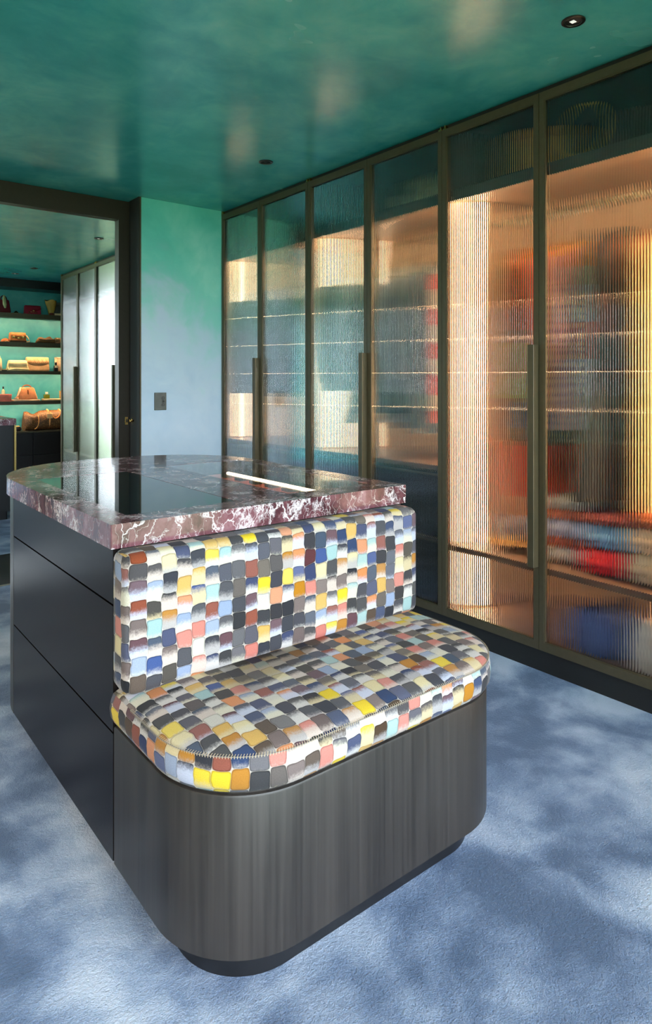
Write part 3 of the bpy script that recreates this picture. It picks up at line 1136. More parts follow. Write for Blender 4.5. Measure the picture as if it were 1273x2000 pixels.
def garment(name, label, cat, y, ztop, zbot, mat, hw=0.21, th=0.035, flare=1.0, waist=1.0, sleeves=0.0, x=2.858, group=None, fold=0.12):
    """hanging garment with its hanger; shoulders run across the rail"""
    t = thing(name, (x, y, zbot), label, cat, group)
    H = ztop - zbot
    hw = min(hw, .195)
    ph = random.uniform(0, 6)
    rings = [ring_pts(x, y, ztop, hw * .22, th * .5, fold=0), ring_pts(x, y, ztop - .015, hw * .34, th * .7, fold=0),
             ring_pts(x, y, ztop - .045, hw * .72, th * .85, fold=0), ring_pts(x, y, ztop - .085, hw * .97, th, fold=.02),
             ring_pts(x, y, ztop - .13, hw * 1.0, th, fold=.04)]
    ns = 7
    for i in range(1, ns + 1):
        u = i / ns
        wv = hw * (1 + (waist - 1) * math.sin(PI * min(1, u * 1.25)) + (flare - 1) * u * u)
        rings.append(ring_pts(x + 0.006 * math.sin(3 * u + ph), y, ztop - .13 - (H - .13) * u, wv, th * (0.9 + .5 * u), fold=fold * u, nf=7, ph=ph + u))
    loft('cloth', rings, mat, t)
    if sleeves:
        for s in (-1, 1):
            pts = [(x + s * hw * .84, y, ztop - .085), (x + s * hw * .92, y - .004, ztop - .20), (x + s * hw * .95, y - .01, ztop - .20 - sleeves * .5), (x + s * hw * .92, y - .014, ztop - .17 - sleeves)]
            tube_obj('sleeve', pts, [.045, .046, .040, .034], mat, t, 12)
    hk = [(x, y, ztop - .01), (x, y, 2.005)]
    for i in range(9):
        a = -PI * .0 + PI * i / 8 * 1.15
        hk.append((x + 0.016 - 0.016 * math.cos(a), y, 2.03 + 0.0005 + 0.016 * math.sin(a)))
    hw = min(hw, .195)
    hk2 = [(x - hw * .9, y, ztop - .08), (x, y, ztop - .01), (x + hw * .9, y, ztop - .08)]
    v1, f1 = tube(hk, 0.0025, 6)
    v2, f2 = tube(hk2, 0.006, 6)
    link('hanger', mesh('hanger', v1 + v2, f1 + [tuple(q + len(v1) for q in ff) for ff in f2], True), M['frame'], t)
    return t


navy = cm(26, 40, 52)
G = garment
# corner wardrobe: long dark row
darkrow = [(4.335, (30, 52, 62), 'dark teal jacket against the end panel of the corner wardrobe'),
           (4.22, (44, 60, 74), 'slate blue jacket, second in the corner wardrobe'),
           (4.10, (84, 96, 106), 'grey jacket, third in the corner wardrobe'),
           (3.98, (40, 54, 60), 'charcoal jacket in the middle of the corner wardrobe'),
           (3.86, (62, 82, 92), 'steel blue jacket behind the meeting doors of the corner wardrobe'),
           (3.72, (48, 56, 50), 'dark olive jacket in the corner wardrobe'),
           (3.58, (96, 104, 100), 'pale grey shirt in the corner wardrobe'),
           (3.45, (46, 60, 78), 'navy jacket nearest the middle wardrobe')]
for y, c, lb in darkrow:
    G('jacket', lb, 'jacket', y, 1.905, 1.16 + random.uniform(-.03, .03), cm(*c), hw=.195, th=.045, sleeves=.52, x=2.79, group='jackets in the corner wardrobe')
# middle wardrobe
G('jacket', 'dark charcoal coat beside the bright panel of the middle wardrobe', 'jacket', 3.255, 1.90, 1.18, cm(34, 48, 54), .195, .045, sleeves=.5, x=2.78)
G('scarf', 'long white scarf hanging in the middle wardrobe', 'scarf', 3.10, 1.87, 0.99, cm(226, 234, 244), .085, .03, 1.25, x=2.665)
G('jacket', 'pale blue shirt hanging behind the white scarf', 'jacket', 3.20, 1.88, 1.10, cm(120, 146, 164), .18, .03, sleeves=.4, x=2.80)
mid = [(2.965, 'coat', (74, 92, 98), 'grey blue coat in the middle wardrobe', 1.90, 1.05), (2.895, 'jacket', (108, 106, 70), 'olive jacket in the middle wardrobe', 1.92, 1.12),
       (2.825, 'jacket', (70, 74, 84), 'dark grey blazer in the middle wardrobe', 1.90, 1.06), (2.755, 'shirt', (196, 200, 204), 'off-white shirt behind the far door of the middle pair', 1.90, 1.18),
       (2.685, 'coat', (54, 66, 84), 'navy blue coat in the middle wardrobe', 1.90, 0.98), (2.610, 'jacket', (132, 134, 128), 'grey tweed jacket in the middle wardrobe', 1.91, 1.10),
       (2.535, 'coat', (32, 40, 50), 'black coat in the middle wardrobe', 1.90, 0.96)]
for y, nm, c, lb, zt, zb in mid:
    G(nm, lb, nm, y, zt, zb, cm(*c), .195, .034, sleeves=.48, x=2.80)
stripe = banded('red_cream_stripe', [(0, srgb(220, 206, 180))] + [(0.9 + i * .09, srgb(206, 70, 44) if i % 2 else srgb(226, 214, 190)) for i in range(12)])
G('dress', 'red and cream striped dress beside the bronze stile of the middle wardrobe', 'dress', 2.40, 1.88, 1.02, stripe, .20, .04)
# near wardrobe
G('dress', 'brown sequinned dress beside the bright panel of the near wardrobe', 'dress', 2.06, 1.90, 0.95, sequin('bronze_sequins', srgb(120, 78, 36)), .205, .035, 1.05)
lime = banded('olive_lime', [(0, srgb(150, 168, 70)), (1.42, srgb(92, 88, 40))])
G('dress', 'olive and lime green dress behind the red one', 'dress', 1.985, 1.90, 1.16, lime, .20, .03, 1.0)
redband = banded('coral_dress_bands', [(0, srgb(214, 72, 44)), (0.93, srgb(110, 92, 62)), (1.02, srgb(92, 84, 104)), (1.14, srgb(150, 110, 60)), (1.25, srgb(186, 108, 92)), (1.47, srgb(232, 78, 62))])
G('dress', 'coral red dress with an orange red hem beside the long handle', 'dress', 1.905, 1.89, 0.70, redband, .20, .035, 1.02)
G('blouse', 'mustard patterned blouse by the meeting doors of the near wardrobe', 'blouse', 1.83, 1.90, 1.10, cm(190, 140, 60), .20, .03)
G('jacket', 'dusty pink jacket by the meeting doors of the near wardrobe', 'jacket', 1.765, 1.88, 1.02, cm(178, 120, 116), .20, .03, sleeves=.4)
G('scarf', 'yellow and black tiger striped scarf beside the long handle', 'scarf', 1.712, 1.72, 0.98, tiger('tiger_stripe'), .16, .03, .7)
mauve = banded('mauve_bands', [(0, srgb(120, 96, 50)), (1.02, srgb(214, 206, 222)), (1.33, srgb(206, 120, 110)), (1.50, srgb(176, 190, 200)), (1.66, srgb(150, 160, 130)), (1.74, srgb(186, 128, 60))])
G('dress', 'pale mauve and pink banded dress left of the black dress', 'dress', 1.645, 1.90, 0.72, mauve, .20, .03)
blk = banded('black_dress_bands', [(0, srgb(20, 22, 24)), (1.10, srgb(34, 32, 30)), (1.22, srgb(16, 24, 26)), (1.44, srgb(62, 30, 26)), (1.62, srgb(22, 20, 16))])
G('dress', 'long black dress with a flared skirt in the near wardrobe', 'dress', 1.55, 1.91, 0.74, blk, .15, .04, 1.55, .85, x=2.785)
G('dress', 'russet brown dress behind the cream one', 'dress', 1.475, 1.90, 0.70, cm(132, 76, 48), .165, .03, x=2.88)
G('dress', 'cream beige dress at the right edge of the near wardrobe', 'dress', 1.335, 1.88, 0.62, cm(206, 192, 140), .205, .045, 1.1)


def folded(name, label, cat, x, y, z, sx, sy, h, c, group=None):
    t = thing(name, (x, y, z), label, cat, group)
    bm = bmesh.new()
    n = 2 if h > .05 else 1
    bm_box(bm, x - sx / 2, x + sx / 2, y - sy / 2, y + sy / 2, z, z + h)
    bmesh.ops.bevel(bm, geom=list(bm.edges), offset=min(h * .42, .03), segments=3, profile=0.6, affect='EDGES')
    link('cloth', from_bm('cloth', bm, True), c, t)
    tube_obj('fold', [(x - sx / 2 + .004, y - sy / 2 + .012, z + h * .5), (x - sx / 2 - .001, y, z + h * .52), (x - sx / 2 + .004, y + sy / 2 - .012, z + h * .5)], h * .18, c, t, 8)
    return t


SZ = 0.4352
folded('folded_sweater', 'white folded sweater at the bottom of the left pile', 'sweater', 2.80, 1.70, SZ, .30, .20, .07, cm(226, 214, 200))
folded('folded_sweater', 'rust folded sweater in the left pile', 'sweater', 2.80, 1.70, SZ + .0705, .29, .19, .04, cm(190, 92, 66))
folded('folded_sweater', 'pale lilac folded sweater in the left pile', 'sweater', 2.80, 1.70, SZ + .111, .29, .19, .08, cm(206, 200, 220))
folded('folded_sweater', 'orange folded sweater on the left pile', 'sweater', 2.80, 1.70, SZ + .1915, .28, .18, .04, cm(204, 108, 76))
folded('folded_sweater', 'grey striped folded sweater topmost of the left pile', 'sweater', 2.80, 1.70, SZ + .232, .28, .18, .07, cm(176, 172, 164))
folded('folded_sweater', 'bright red folded cloth on the low shelf of the near wardrobe', 'clothing', 2.74, 1.48, SZ, .26, .17, .10, cm(214, 30, 40))
folded('folded_sweater', 'sky blue folded sweater above the red cloth', 'sweater', 2.77, 1.48, SZ + .1005, .26, .17, .10, cm(110, 160, 206))
folded('folded_sweater', 'dark red folded sweater above the sky blue one', 'sweater', 2.77, 1.48, SZ + .201, .25, .16, .05, cm(150, 60, 54))
folded('folded_sweater', 'cream folded knitwear at the bottom of the right pile', 'sweater', 2.77, 1.27, SZ, .30, .22, .12, cm(236, 214, 184))
folded('folded_sweater', 'ivory folded knitwear in the right pile', 'sweater', 2.77, 1.27, SZ + .1205, .30, .21, .10, cm(232, 206, 176))
folded('folded_sweater', 'caramel folded knitwear topmost of the right pile', 'sweater', 2.77, 1.27, SZ + .221, .28, .20, .06, cm(160, 84, 40))

# hat on the low shelf
ht = thing('felt_hat', (2.80, 2.0, SZ), 'blue grey wide-brimmed hat on the low shelf of the near wardrobe', 'hat')
lathe('brim', [(0.0005, 0.0), (0.17, 0.0), (0.172, 0.004), (0.10, 0.010), (0.088, 0.013)], (2.79, 1.99, SZ + .03), cm(150, 110, 50), ht, 30)
lathe('crown', [(0.09, 0.0), (0.092, 0.03), (0.086, 0.075), (0.06, 0.10), (0.02, 0.105), (0.0005, 0.098)], (2.79, 1.99, SZ + .041), cm(92, 104, 122), ht, 28)
lathe('hat_stand', [(0.07, 0.0), (0.07, 0.01), (0.04, 0.03)], (2.79, 1.99, SZ), M['shelfwood'], ht, 20)

# bags on the wardrobe floor
FZ = 0.1082


def soft_bag(name, label, cat, x, y, z, sx, sy, h, c, c2, group=None, handle=True):
    t = thing(name, (x, y, z), label, cat, group)
    rings = []
    for u, k in ((0, .86), (.04, .96), (.3, 1.04), (.6, .98), (.85, .80), (.97, .62), (1, .5)):
        pts = []
        for i in range(28):
            a = 2 * PI * i / 28
            ca, sa = math.cos(a), math.sin(a)
            e = 0.55
            px = math.copysign(abs(ca) ** e, ca) * sx / 2 * (1.0 + .02 * math.sin(9 * u + 2 * a))
            py = math.copysign(abs(sa) ** e, sa) * sy / 2 * k
            pts.append((x + px * (1 - .1 * u), y + py, z + h * u + .01 * u * math.sin(3 * a)))
        rings.append(pts)
    loft('body', rings, c, t)
    if handle:
        tube_obj('handle', [(x - sx * .22 + sx * .44 * i / 10, y - sy * .12, z + h * .95 + h * .35 * math.sin(PI * i / 10)) for i in range(11)], .007, c2, t, 8)
    return t


soft_bag('tote_bag', 'denim blue soft bag on the floor of the near wardrobe', 'bag', 2.70, 1.52, FZ, .22, .26, .17, cm(66, 84, 142), cm(40, 44, 84))
soft_bag('tote_bag', 'white canvas bag on the floor of the near wardrobe', 'bag', 2.70, 1.26, FZ, .24, .22, .20, cm(232, 222, 214), cm(180, 160, 140))

# upper compartment: round straw bag with a ring handle, folded blankets
UZ = 2.1782
rb = thing('straw_bag', (2.76, 1.50, UZ), 'round dark straw bag with a ring handle in the top compartment', 'bag')
lathe('body', [(0.0005, 0), (.11, 0), (.135, .03), (.14, .10), (.125, .17), (.12, .175), (.10, .16), (.0005, .15)], (2.79, 1.38, UZ), cm(44, 36, 20), rb, 28)
tube_obj('ring_handle', [(2.585, 1.53 + .105 * math.cos(a), UZ + .113 + .105 * math.sin(a)) for a in [2 * PI * i / 32 for i in range(32)]], .006, cm(150, 120, 50), rb, 8, True)
fb = thing('hat_box', (2.78, 1.86, UZ), 'gold brown hat box in the top compartment beside the straw bag', 'box')
lathe('box', [(0.0005, 0), (.13, 0), (.13, .19), (.0005, .19)], (2.80, 1.90, UZ), cm(190, 140, 60), fb, 28)
lathe('lid', [(0.135, 0), (.135, .045), (.0005, .05)], (2.80, 1.90, UZ + .1905), cm(170, 120, 50), fb, 28)
folded('folded_blanket', 'cream folded blanket at the bottom in the top of the middle wardrobe', 'blanket', 2.80, 2.50, UZ, .34, .40, .09, cm(190, 190, 150))
folded('folded_blanket', 'pale folded blanket on top of the cream one', 'blanket', 2.80, 2.48, UZ + .0905, .32, .34, .07, cm(150, 150, 112))

# ------------------------------------------------------------------ far room: bag shelves
YS = 8.88
struct(boxes('wall_back', [(RX0, WIN2[0], YS + 0.32, YS + 0.44, 0, CEIL), (WIN2[1], RX1, YS + 0.32, YS + 0.44, 0, CEIL),
                           (WIN2[0], WIN2[1], YS + 0.32, YS + 0.44, 0, WIN2[2]), (WIN2[0], WIN2[1], YS + 0.32, YS + 0.44, WIN2[3], CEIL)], M['bagwall']))
struct(box('trim_7', 1.68, 3.09, YS, YS + 0.32, 2.395, CEIL - 0.001, M['black']))
shz = [2.077, 1.719, 1.362, 0.985]
lbl = ['top bronze shelf of the bag display in the far room', 'second bronze shelf of the bag display in the far room',
       'third bronze shelf of the bag display in the far room', 'fourth bronze shelf of the bag display in the far room']
for z, lb in zip(shz, lbl):
    t = thing('display_shelf', (2.3, YS + .16, z), lb, 'shelf', 'bag display shelves')
    th = 0.042 if z > 1.5 else 0.026
    box('board', 1.70, 3.05, YS, YS + 0.318, z - th, z, M['frame'], t)
    box('lip', 1.70, 3.05, YS, YS + 0.008, z - th - .016, z - th, M['frame'], t)
    boxes('light_strip', [(1.70, 3.05, YS + .010, YS + .022, z - th - .005, z - th)], M['ledfar'], t)
cab = thing('drawer_cabinet', (2.3, YS + .16, 0), 'black drawer cabinet under the bag shelves in the far room', 'cabinet')
boxes('body', [(1.70, 3.05, YS + .02, YS + .318, 0, 0.59)], M['black'], cab)
for i in range(2, 4 + 0):
    for z0, z1 in ((0.05, 0.31), (0.316, 0.586)):
        box('drawer', 1.71 + (i - 2) * .668, 1.71 + (i - 2) * .668 + .662, YS, YS + .02, z0, z1, M['black'], cab)
box('top', 1.70, 3.05, YS - .005, YS + .318, 0.59, 0.612, M['frame'], cab)
Zc = 0.6122


def px(x):
    """distance along the shelf for a column of the photograph at the shelf front"""
    th = math.radians(38.504)
    u = (x - 636.5) / 1314
    return (YS + .08) * (math.sin(th) + u * math.cos(th)) / (math.cos(th) - u * math.sin(th))


def handbag(label, x0, x1, z, h, c, c2, topf=0.85, depth=0.12, flap=True, handle=0.0, y=YS + .10, name='handbag', clasp=True):
    xc, sx = (x0 + x1) / 2, (x1 - x0)
    t = thing(name, (xc, y, z), label, 'bag', 'bags on the display shelves')
    bm = bmesh.new()
    vs_ = []
    for zz, k, kd in ((z, 1.0, 1.0), (z + h, topf, 0.62)):
        for sx_, sy_ in ((-1, -1), (1, -1), (1, 1), (-1, 1)):
            vs_.append(bm.verts.new((xc + sx_ * sx / 2 * k, y + sy_ * depth / 2 * kd, zz)))
    for q in ((0, 3, 2, 1), (4, 5, 6, 7), (0, 1, 5, 4), (1, 2, 6, 5), (2, 3, 7, 6), (3, 0, 4, 7)):
        bm.faces.new([vs_[i] for i in q])
    bmesh.ops.bevel(bm, geom=list(bm.edges), offset=min(h, sx, depth) * .14, segments=3, profile=0.5, affect='EDGES')
    bd = link('body', from_bm('body', bm, True), c, t)
    if flap:
        fy = y - depth / 2
        k = topf
        n = 12
        v = []
        for i in range(n + 1):
            u = i / n * 2 - 1
            zt = z + h * .97
            zb_ = z + h * (.38 + .22 * abs(u) ** 3)
            kk = (k + (1 - k) * .5) * .96
            v += [(xc + u * sx / 2 * k * .94, y - depth * .31 - .007, zt), (xc + u * sx / 2 * kk, fy + depth * .10 - .006, zb_)]
        f = [(2 * i, 2 * i + 1, 2 * i + 3, 2 * i + 2) for i in range(n)]
        m2 = mesh('flap', v, f, True)
        fo = link('flap', m2, c2, t)
        sm = fo.modifiers.new('thick', 'SOLIDIFY')
        sm.thickness = 0.005
        if clasp:
            box('clasp', xc - sx * .06, xc + sx * .06, fy - .010, fy + .002, z + h * .36, z + h * .48, M['brass'], fo, .001, 1)
    if handle:
        tube_obj('handle', [(xc + sx * topf * .32 * math.cos(PI - PI * i / 14), y, z + h * .96 + handle * math.sin(PI * i / 14)) for i in range(15)], .007, c2, t, 8)
    return t


# top shelf
z = shz[0] + .0005
t = handbag('dark red handbag with a patterned scarf on its handle, top shelf', px(-6), px(21), z, .165, cm(92, 16, 24), cm(70, 12, 20), .72, .12, False, .055)
tube_obj('scarf', [(px(6), YS + .035, z + .21), (px(6.5), YS + .03, z + .16), (px(7.5), YS + .028, z + .10), (px(8.5), YS + .03, z + .055)], [.010, .020, .022, .010], cm(170, 160, 110), t, 8)
oa = thing('ornament', (px(31), YS + .07, z), 'tiny gold ornament beside the dark red handbag', 'ornament')
lathe('dome', [(.0005, 0), (.026, 0), (.03, .008), (.02, .022), (.008, .032), (.0005, .034)], (px(31), YS + .07, z), M['brass'], oa, 16)
box('base', px(31) - .05, px(31) + .05, YS + .04, YS + .10, z, z + .006, cm(120, 90, 40), oa)
cl = handbag('magenta red box clutch in the middle of the top shelf', px(48), px(80), z, .115, cm(150, 22, 48), cm(140, 20, 44), .97, .09, True, 0)
for i in range(5):
    box('stud', px(55) + i * .022, px(55) + i * .022 + .012, YS + .045, YS + .055, z + .018 + .006 * (i % 2), z + .032 + .006 * (i % 2), M['brass'], cl, .002, 1)
vz = thing('gold_vase_bag', (px(101), YS + .1, z), 'crumpled gold cone-shaped bag on the top shelf', 'bag')
rings = []
for u in (0, .06, .2, .4, .6, .8, .95, 1):
    rr = .022 + .050 * u ** .9
    rings.append([(px(100) + rr * (1 + .10 * math.sin(5 * a + 6 * u)) * math.cos(a), YS + .09 + rr * .8 * (1 + .1 * math.cos(4 * a + 5 * u)) * math.sin(a), z + .19 * u + .012 * u * math.sin(3 * a)) for a in [2 * PI * i / 24 for i in range(24)]])
loft('body', rings, cm(186, 140, 60, .5), vz)
lathe('foot', [(.0005, 0), (.03, 0), (.026, .03), (.0005, .032)], (px(100), YS + .055, z), cm(90, 30, 20), vz, 16)
cb = thing('flat_box', (px(113), YS + .1, z), 'flat cream box at the right end of the top shelf', 'box')
box('box', px(105), px(121), YS + .03, YS + .20, z, z + .018, cm(236, 206, 160), cb, .002, 1)
box('lid', px(105) - .002, px(121) + .002, YS + .028, YS + .202, z + .0185, z + .028, cm(236, 206, 160), cb, .002, 1)
gb = thing('storage_box', (px(116), YS + .25, z), 'grey upright box at the right end of the top shelf', 'box')
box('box', px(110), px(125), YS + .21, YS + .29, z, z + .16, cm(110, 116, 112), gb, .003, 1)
box('lid', px(110) - .002, px(125) + .002, YS + .208, YS + .292, z + .1605, z + .19, cm(110, 116, 112), gb, .003, 1)
# second shelf
z = shz[1] + .0005
t = handbag('tan structured box bag with gold hardware on the second shelf', px(18), px(51), z, .125, cm(176, 104, 50), cm(200, 126, 66), .93, .12, True, 0)
for s in (-1, 1):
    box('buckle', px(34) + s * .055 - .014, px(34) + s * .055 + .014, YS + .028, YS + .036, z + .05, z + .075, M['brass'], t, .002, 1)
box('base_band', px(18), px(51), YS + .036, YS + .042, z, z + .022, cm(70, 40, 20), t)
tube_obj('strap', [(px(50), YS + .05, z + .09), (px(54), YS + .04, z + .05), (px(56), YS + .04, z + .012), (px(50), YS + .03, z + .008)], .007, cm(230, 180, 120), t, 8)
ob = thing('leather_pouch', (px(10), YS + .07, z), 'small orange leather pouch left of the tan box bag', 'bag')
lathe('body', [(.0005, 0), (.05, 0), (.055, .012), (.045, .03), (.022, .045), (.0005, .048)], (px(11), YS + .09, z), cm(190, 104, 50), ob, 18)
tube_obj('cord', [(px(8), YS + .04, z + .006), (px(12), YS + .036, z + .012), (px(16), YS + .04, z + .006)], .004, cm(236, 196, 140), ob, 6)


def clutch(label, x0, x1, z, h, c, c2):
    xc, sx = (x0 + x1) / 2, x1 - x0
    t = thing('clutch_bag', (xc, YS + .1, z), label, 'bag', 'bags on the display shelves')
    rings = []
    for k in range(15):
        u = k / 14 * 2 - 1
        prof = max(.03, (1 - abs(u) ** 3)) ** .6
        hh = h * prof * (1 - .22 * math.exp(-((u + .05) / .25) ** 2)) * (1 + .08 * math.sin(7 * u))
        rings.append([(xc + sx / 2 * u, YS + .10 + .055 * prof * math.cos(a), z + .001 + hh * .5 + hh * .5 * math.sin(a)) for a in [2 * PI * i / 18 for i in range(18)]])
    loft('body', rings, c, t)
    tube_obj('zip', [(xc + sx / 2 * (k / 10 * 1.6 - .8), YS + .050 - .004 * math.sin(PI * k / 10), z + h * (.60 - .12 * math.sin(PI * k / 10))) for k in range(11)], .005, c2, t, 6)
    lathe('knot', [(.0005, -.016), (.015, -.008), (.018, .004), (.010, .016), (.0005, .018)], (xc + sx * .16, YS + .07, z + h * .82), c, t, 12)
    return t


clutch('crumpled brown clutch bag on the second shelf', px(70), px(110), z, .085, cm(104, 78, 44), cm(24, 16, 8))
handbag('dark brown bag at the right end of the second shelf', px(107), px(126), z, .075, cm(80, 56, 30), cm(120, 90, 50), .9, .12, True, 0)
# third shelf
z = shz[2] + .0005
soft_bag('tote_bag', 'cream tote at the left end of the third shelf', 'bag', px(-2), YS + .1, z, .07, .12, .15, cm(236, 200, 150), cm(236, 200, 150))
tb = thing('small_box', (px(7), YS + .06, z), 'small black and cream box on the third shelf', 'box')
box('box', px(2), px(12), YS + .03, YS + .09, z, z + .010, cm(30, 24, 18), tb, .001, 1)
box('lid', px(2), px(12), YS + .03, YS + .09, z + .0105, z + .022, cm(220, 186, 130), tb, .001, 1)
t = handbag('soft cream shoulder bag on the third shelf', px(13), px(56), z, .135, cm(240, 208, 150), cm(244, 214, 158), .80, .13, True, 0, clasp=False)
tube_obj('strap', [(px(16), YS + .06, z + .11), (px(13), YS + .04, z + .06), (px(15), YS + .03, z + .012), (px(30), YS + .028, z + .03), (px(45), YS + .028, z + .022), (px(55), YS + .04, z + .02)], .008, cm(246, 216, 160), t, 8)
t = handbag('tan quilted flap bag on the third shelf', px(53), px(98), z, .18, cm(232, 176, 120), cm(222, 164, 112), .96, .13, True, 0, y=YS + .15, clasp=False)
for s in (-1, 1):
    for i in range(5):
        xa = px(57) + i * .048
        tube_obj('quilt_seam', [(xa + (.035 if s > 0 else 0), YS + .094, z + .165), (xa + (0 if s > 0 else .035), YS + .082, z + .10)], .0012, cm(180, 120, 76), t, 5)


def bottle(label, x, y, z, r, h, c, capc, square=False, name='perfume_bottle'):
    t = thing(name, (x, y, z), label, 'bottle')
    if square:
        box('bottle', x - r, x + r, y - r * .7, y + r * .7, z, z + h * .62, c, t, r * .15, 2)
        box('cap', x - r * .45, x + r * .45, y - r * .45, y + r * .45, z + h * .68, z + h, capc, t, r * .08, 1)
        lathe('neck', [(r * .25, 0), (r * .25, h * .06)], (x, y, z + h * .62), M['brass'], t, 12)
    else:
        lathe('bottle', [(.0005, 0), (r, 0), (r * 1.02, h * .1), (r, h * .42), (r * .7, h * .56), (r * .3, h * .62), (r * .3, h * .68), (.0005, h * .68)], (x, y, z), c, t, 18)
        lathe('cap', [(r * .42, 0), (r * .48, h * .08), (r * .48, h * .3), (.0005, h * .32)], (x, y, z + h * .682), capc, t, 16)
    return t


b = bottle('dark square perfume bottle with a cream label on the third shelf', px(108), YS + .06, z, .024, .115, cm(40, 40, 44, .2), cm(20, 18, 16, .3), True)
box('bottle_label', px(108) - .018, px(108) + .018, YS + .041, YS + .0435, z + .045, z + .068, cm(240, 220, 180), b)
pb = thing('gift_box', (px(115), YS + .1, z), 'tall peach box at the right end of the third shelf', 'box')
box('box', px(110), px(126), YS + .07, YS + .16, z, z + .165, cm(240, 196, 150), pb, .002, 1)
box('lid', px(110) - .002, px(126) + .002, YS + .068, YS + .162, z + .166, z + .182, cm(240, 200, 156), pb, .002, 1)
# fourth shelf
z = shz[3] + .0005
cbx = thing('gift_box', (px(9), YS + .1, z), 'coral pink lidded box at the left of the fourth shelf', 'box')
box('box', px(-4), px(20.5), YS + .03, YS + .17, z, z + .06, cm(232, 120, 96), cbx, .002, 1)
box('lid', px(-4) - .003, px(20.5) + .003, YS + .027, YS + .173, z + .0605, z + .09, cm(236, 132, 108), cbx, .003, 1)
bottle('slim clear bottle with a dark cap standing on the coral box', px(7), YS + .1, z + .0905, .020, .095, cm(190, 190, 140, .15), cm(40, 24, 14, .4))
t = handbag('tan bucket bag with a round top handle on a cream dust bag', px(33), px(73), z + .0215, .15, cm(236, 146, 92), cm(150, 80, 36), .66, .14, False, .035)
tube_obj('strap', [(px(40), YS + .08, z + .17), (px(38), YS + .05, z + .13), (px(33), YS + .035, z + .07), (px(26), YS + .03, z + .035), (px(34), YS + .025, z + .03)], .010, cm(240, 190, 150), t, 8)
lathe('drawstring_knot', [(.0005, -.008), (.008, 0), (.0005, .008)], (px(53), YS + .045, z + .135), cm(160, 90, 50), t, 10)
for s in (-1, 1):
    tube_obj('drawstring', [(px(53) + s * .012, YS + .046, z + .165), (px(53) + s * .006, YS + .043, z + .13), (px(53), YS + .035, z + .085)], .003, cm(170, 90, 54), t, 6)
db = thing('dust_bag', (px(50), YS + .1, z), 'cream folded dust bag under the tan bucket bag', 'cloth bag')
box('cloth', px(25), px(76), YS + .02, YS + .19, z, z + .021, cm(244, 204, 168), db, .008, 3)
tube_obj('cord', [(px(30), YS + .018, z + .010), (px(45), YS + .016, z + .014), (px(60), YS + .016, z + .009), (px(74), YS + .02, z + .012)], .003, cm(190, 130, 90), db, 6)
db2 = thing('dust_bag', (px(104), YS + .1, z), 'cream folded cloth at the right end of the fourth shelf', 'cloth bag')
box('cloth', px(85), px(126), YS + .02, YS + .19, z, z + .026, cm(240, 206, 150), db2, .009, 3)
tube_obj('fold', [(px(86), YS + .02, z + .014), (px(100), YS + .017, z + .017), (px(112), YS + .017, z + .012), (px(124), YS + .02, z + .015)], .005, cm(240, 206, 150), db2, 6)
bottle('green square perfume bottle with a pale cap on the fourth shelf', px(91), YS + .08, z + .0265, .034, .085, cm(120, 130, 40, .15), cm(226, 220, 190, .3), True)
gx = thing('gift_box', (px(121), YS + .1, z + .0265), 'small gold box at the right end of the fourth shelf', 'box')
box('box', px(117.5), px(127), YS + .06, YS + .12, z + .0265, z + .11, cm(200, 160, 90), gx, .002, 1)
box('lid', px(117.5) - .002, px(127) + .002, YS + .058, YS + .122, z + .1105, z + .125, cm(200, 160, 90), gx, .002, 1)

# duffel bag on the cabinet
du = thing('duffel_bag', (px(86), YS + .14, Zc), 'large brown duffel bag with tan leather straps on the black cabinet', 'bag')
x0, x1 = px(49), px(132)
rings = []
for k in range(17):
    u = k / 16
    e = min(1, .55 + 1.5 * min(u, 1 - u) * 2) if k not in (0, 16) else .5
    dip = 1 - .20 * math.exp(-((u - .22) / .10) ** 2)
    hh = .25 * dip
    ring = []
    for i in range(28):
        a = 2 * PI * i / 28
        ca, sa = math.cos(a), math.sin(a)
        yy = math.copysign(abs(ca) ** .8, ca) * .125 * min(1, e + .1)
        zz = math.copysign(abs(sa) ** .75, sa) * .5 + .5
        crease = .02 * math.sin(3 * a + 18 * u) * math.exp(-((u - .2) / .15) ** 2)
        ring.append((x0 + (x1 - x0) * (u + .02 * math.sin(2 * a) * (1 - u)), YS + .15 + yy + crease, Zc + .001 + hh * zz * (.9 + .1 * e)))
    rings.append(ring)
t_ = NT('brown_canvas')
pp = t_.pos()
v_ = t_.n('ShaderNodeTexVoronoi')
t_.l(pp, v_.inputs['Vector'])
v_.inputs['Scale'].default_value = 70
sz = t_.n('ShaderNodeSeparateXYZ')
t_.l(pp, sz.inputs[0])
t_.set(Base_Color=t_.mix(t_.math('LESS_THAN', v_.outputs['Distance'], 0.28), col(*srgb(96, 62, 30)), col(*srgb(176, 122, 60))), Roughness=.6)
loft('body', rings, t_.m, du)
for xs in (px(95), px(118)):
    tube_obj('strap', [(xs + .0, YS + .16 - .132 * math.cos(a), Zc + .125 + .129 * math.sin(a)) for a in [-.9 + 2.5 * i / 14 for i in range(15)]], .011, cm(232, 160, 96), du, 8)
tube_obj('handle', [(px(95) + (px(118) - px(95)) * i / 12, YS + .03 - .01 * math.sin(PI * i / 12), Zc + .225 - .075 * math.sin(PI * i / 12)) for i in range(13)], .009, cm(206, 130, 70), du, 8)
tg = box('luggage_tag', px(89), px(100), YS + .016, YS + .022, Zc + .15, Zc + .21, cm(240, 190, 130), du, .002, 1)
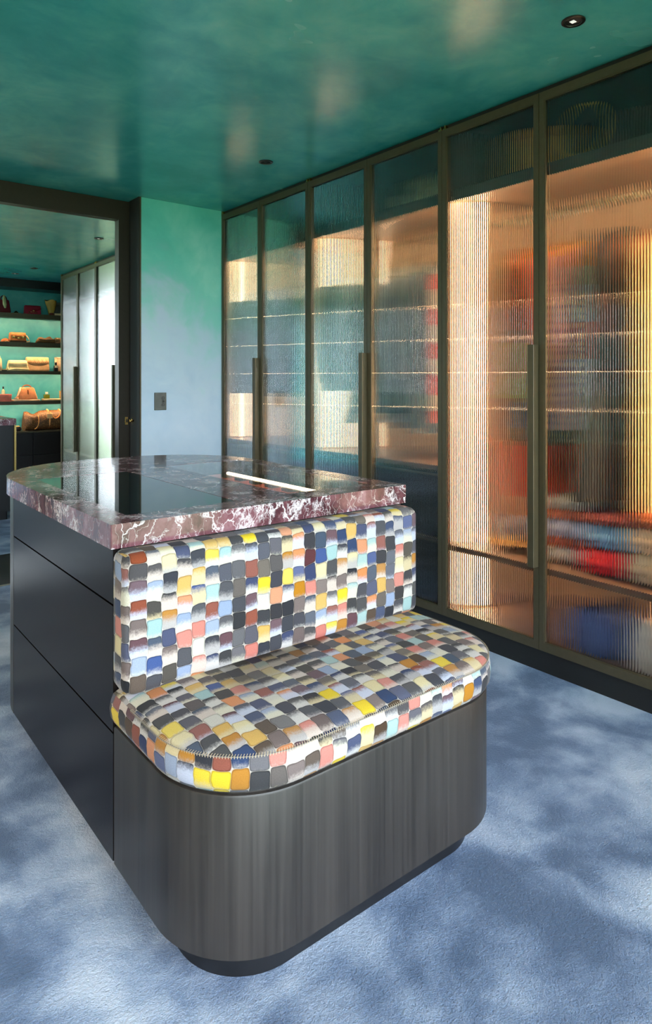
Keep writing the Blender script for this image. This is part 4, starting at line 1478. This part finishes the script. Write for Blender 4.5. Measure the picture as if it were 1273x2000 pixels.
tube_obj('piping', [(x0 + .10 + .05 * math.sin(2.2 * i / 12), YS + .02 + .01 * (i / 12), Zc + .02 + .17 * (i / 12) ** 1.5) for i in range(13)], .006, cm(214, 150, 80), du, 6)
sh = thing('small_dark_bag', (px(36), YS + .06, Zc), 'small dark round bag beside the far island', 'bag')
lathe('body', [(.0005, 0), (.030, 0), (.042, .02), (.036, .045), (.018, .055), (.0005, .056)], (px(35), YS + .08, Zc), cm(28, 24, 22), sh, 16)
lathe('lid', [(.024, 0), (.026, .006), (.0005, .012)], (px(35), YS + .08, Zc + .0562), cm(230, 190, 120), sh, 16)

# far island
fi = thing('storage_island', (1.1, 7.2, 0), 'black island with a modelled gold corner glint in the far room', 'island')
prism('body', rrect(0.61, 1.575, 6.45, 8.0, (.02, .02, .02, .02), 6, 2), 0.08, 0.845, M['black'], fi)
prism('plinth', rrect(0.66, 1.525, 6.50, 7.95, (.02, .02, .02, .02), 6, 2), 0.0, 0.08, M['black'], fi)
box('corner_glint', 1.566, 1.582, 6.443, 6.458, 0.03, 0.845, M['brass'], fi)  # brass sliver stands in for a light reflection on the corner
ft = thing('marble_countertop', (1.1, 7.2, .845), 'reddish marble countertop of the far island', 'countertop')
prism('slab', rrect(0.60, 1.59, 6.43, 8.02, (.05, .05, .05, .05), 8, 2), 0.846, 0.902, M['marble'], ft, .003)
boxes('glass_inset', [(.75, 1.45, 6.6, 7.8, .9015, .9035)], M['smoked'], ft)

# left wall of the near room: lit display shelves (seen as rows of glints in the ribbed glass)
for z, lb in zip((2.077, 1.719, 1.362, 0.985), ('top', 'second', 'third', 'lowest')):
    t = thing('display_shelf', (RX0 + .2, 1.9, z), lb + ' lit shelf on the left wall opposite the ribbed glass wardrobes', 'shelf', 'left wall shelves')
    box('board', RX0 + 0.05, RX0 + 0.35, -0.4, 4.30, z - .03, z, M['frame'], t)
    boxes('light_strip', [(RX0 + 0.335, RX0 + 0.349, -0.4, 4.30, z - .036, z - .03)], M['ledroom'], t)
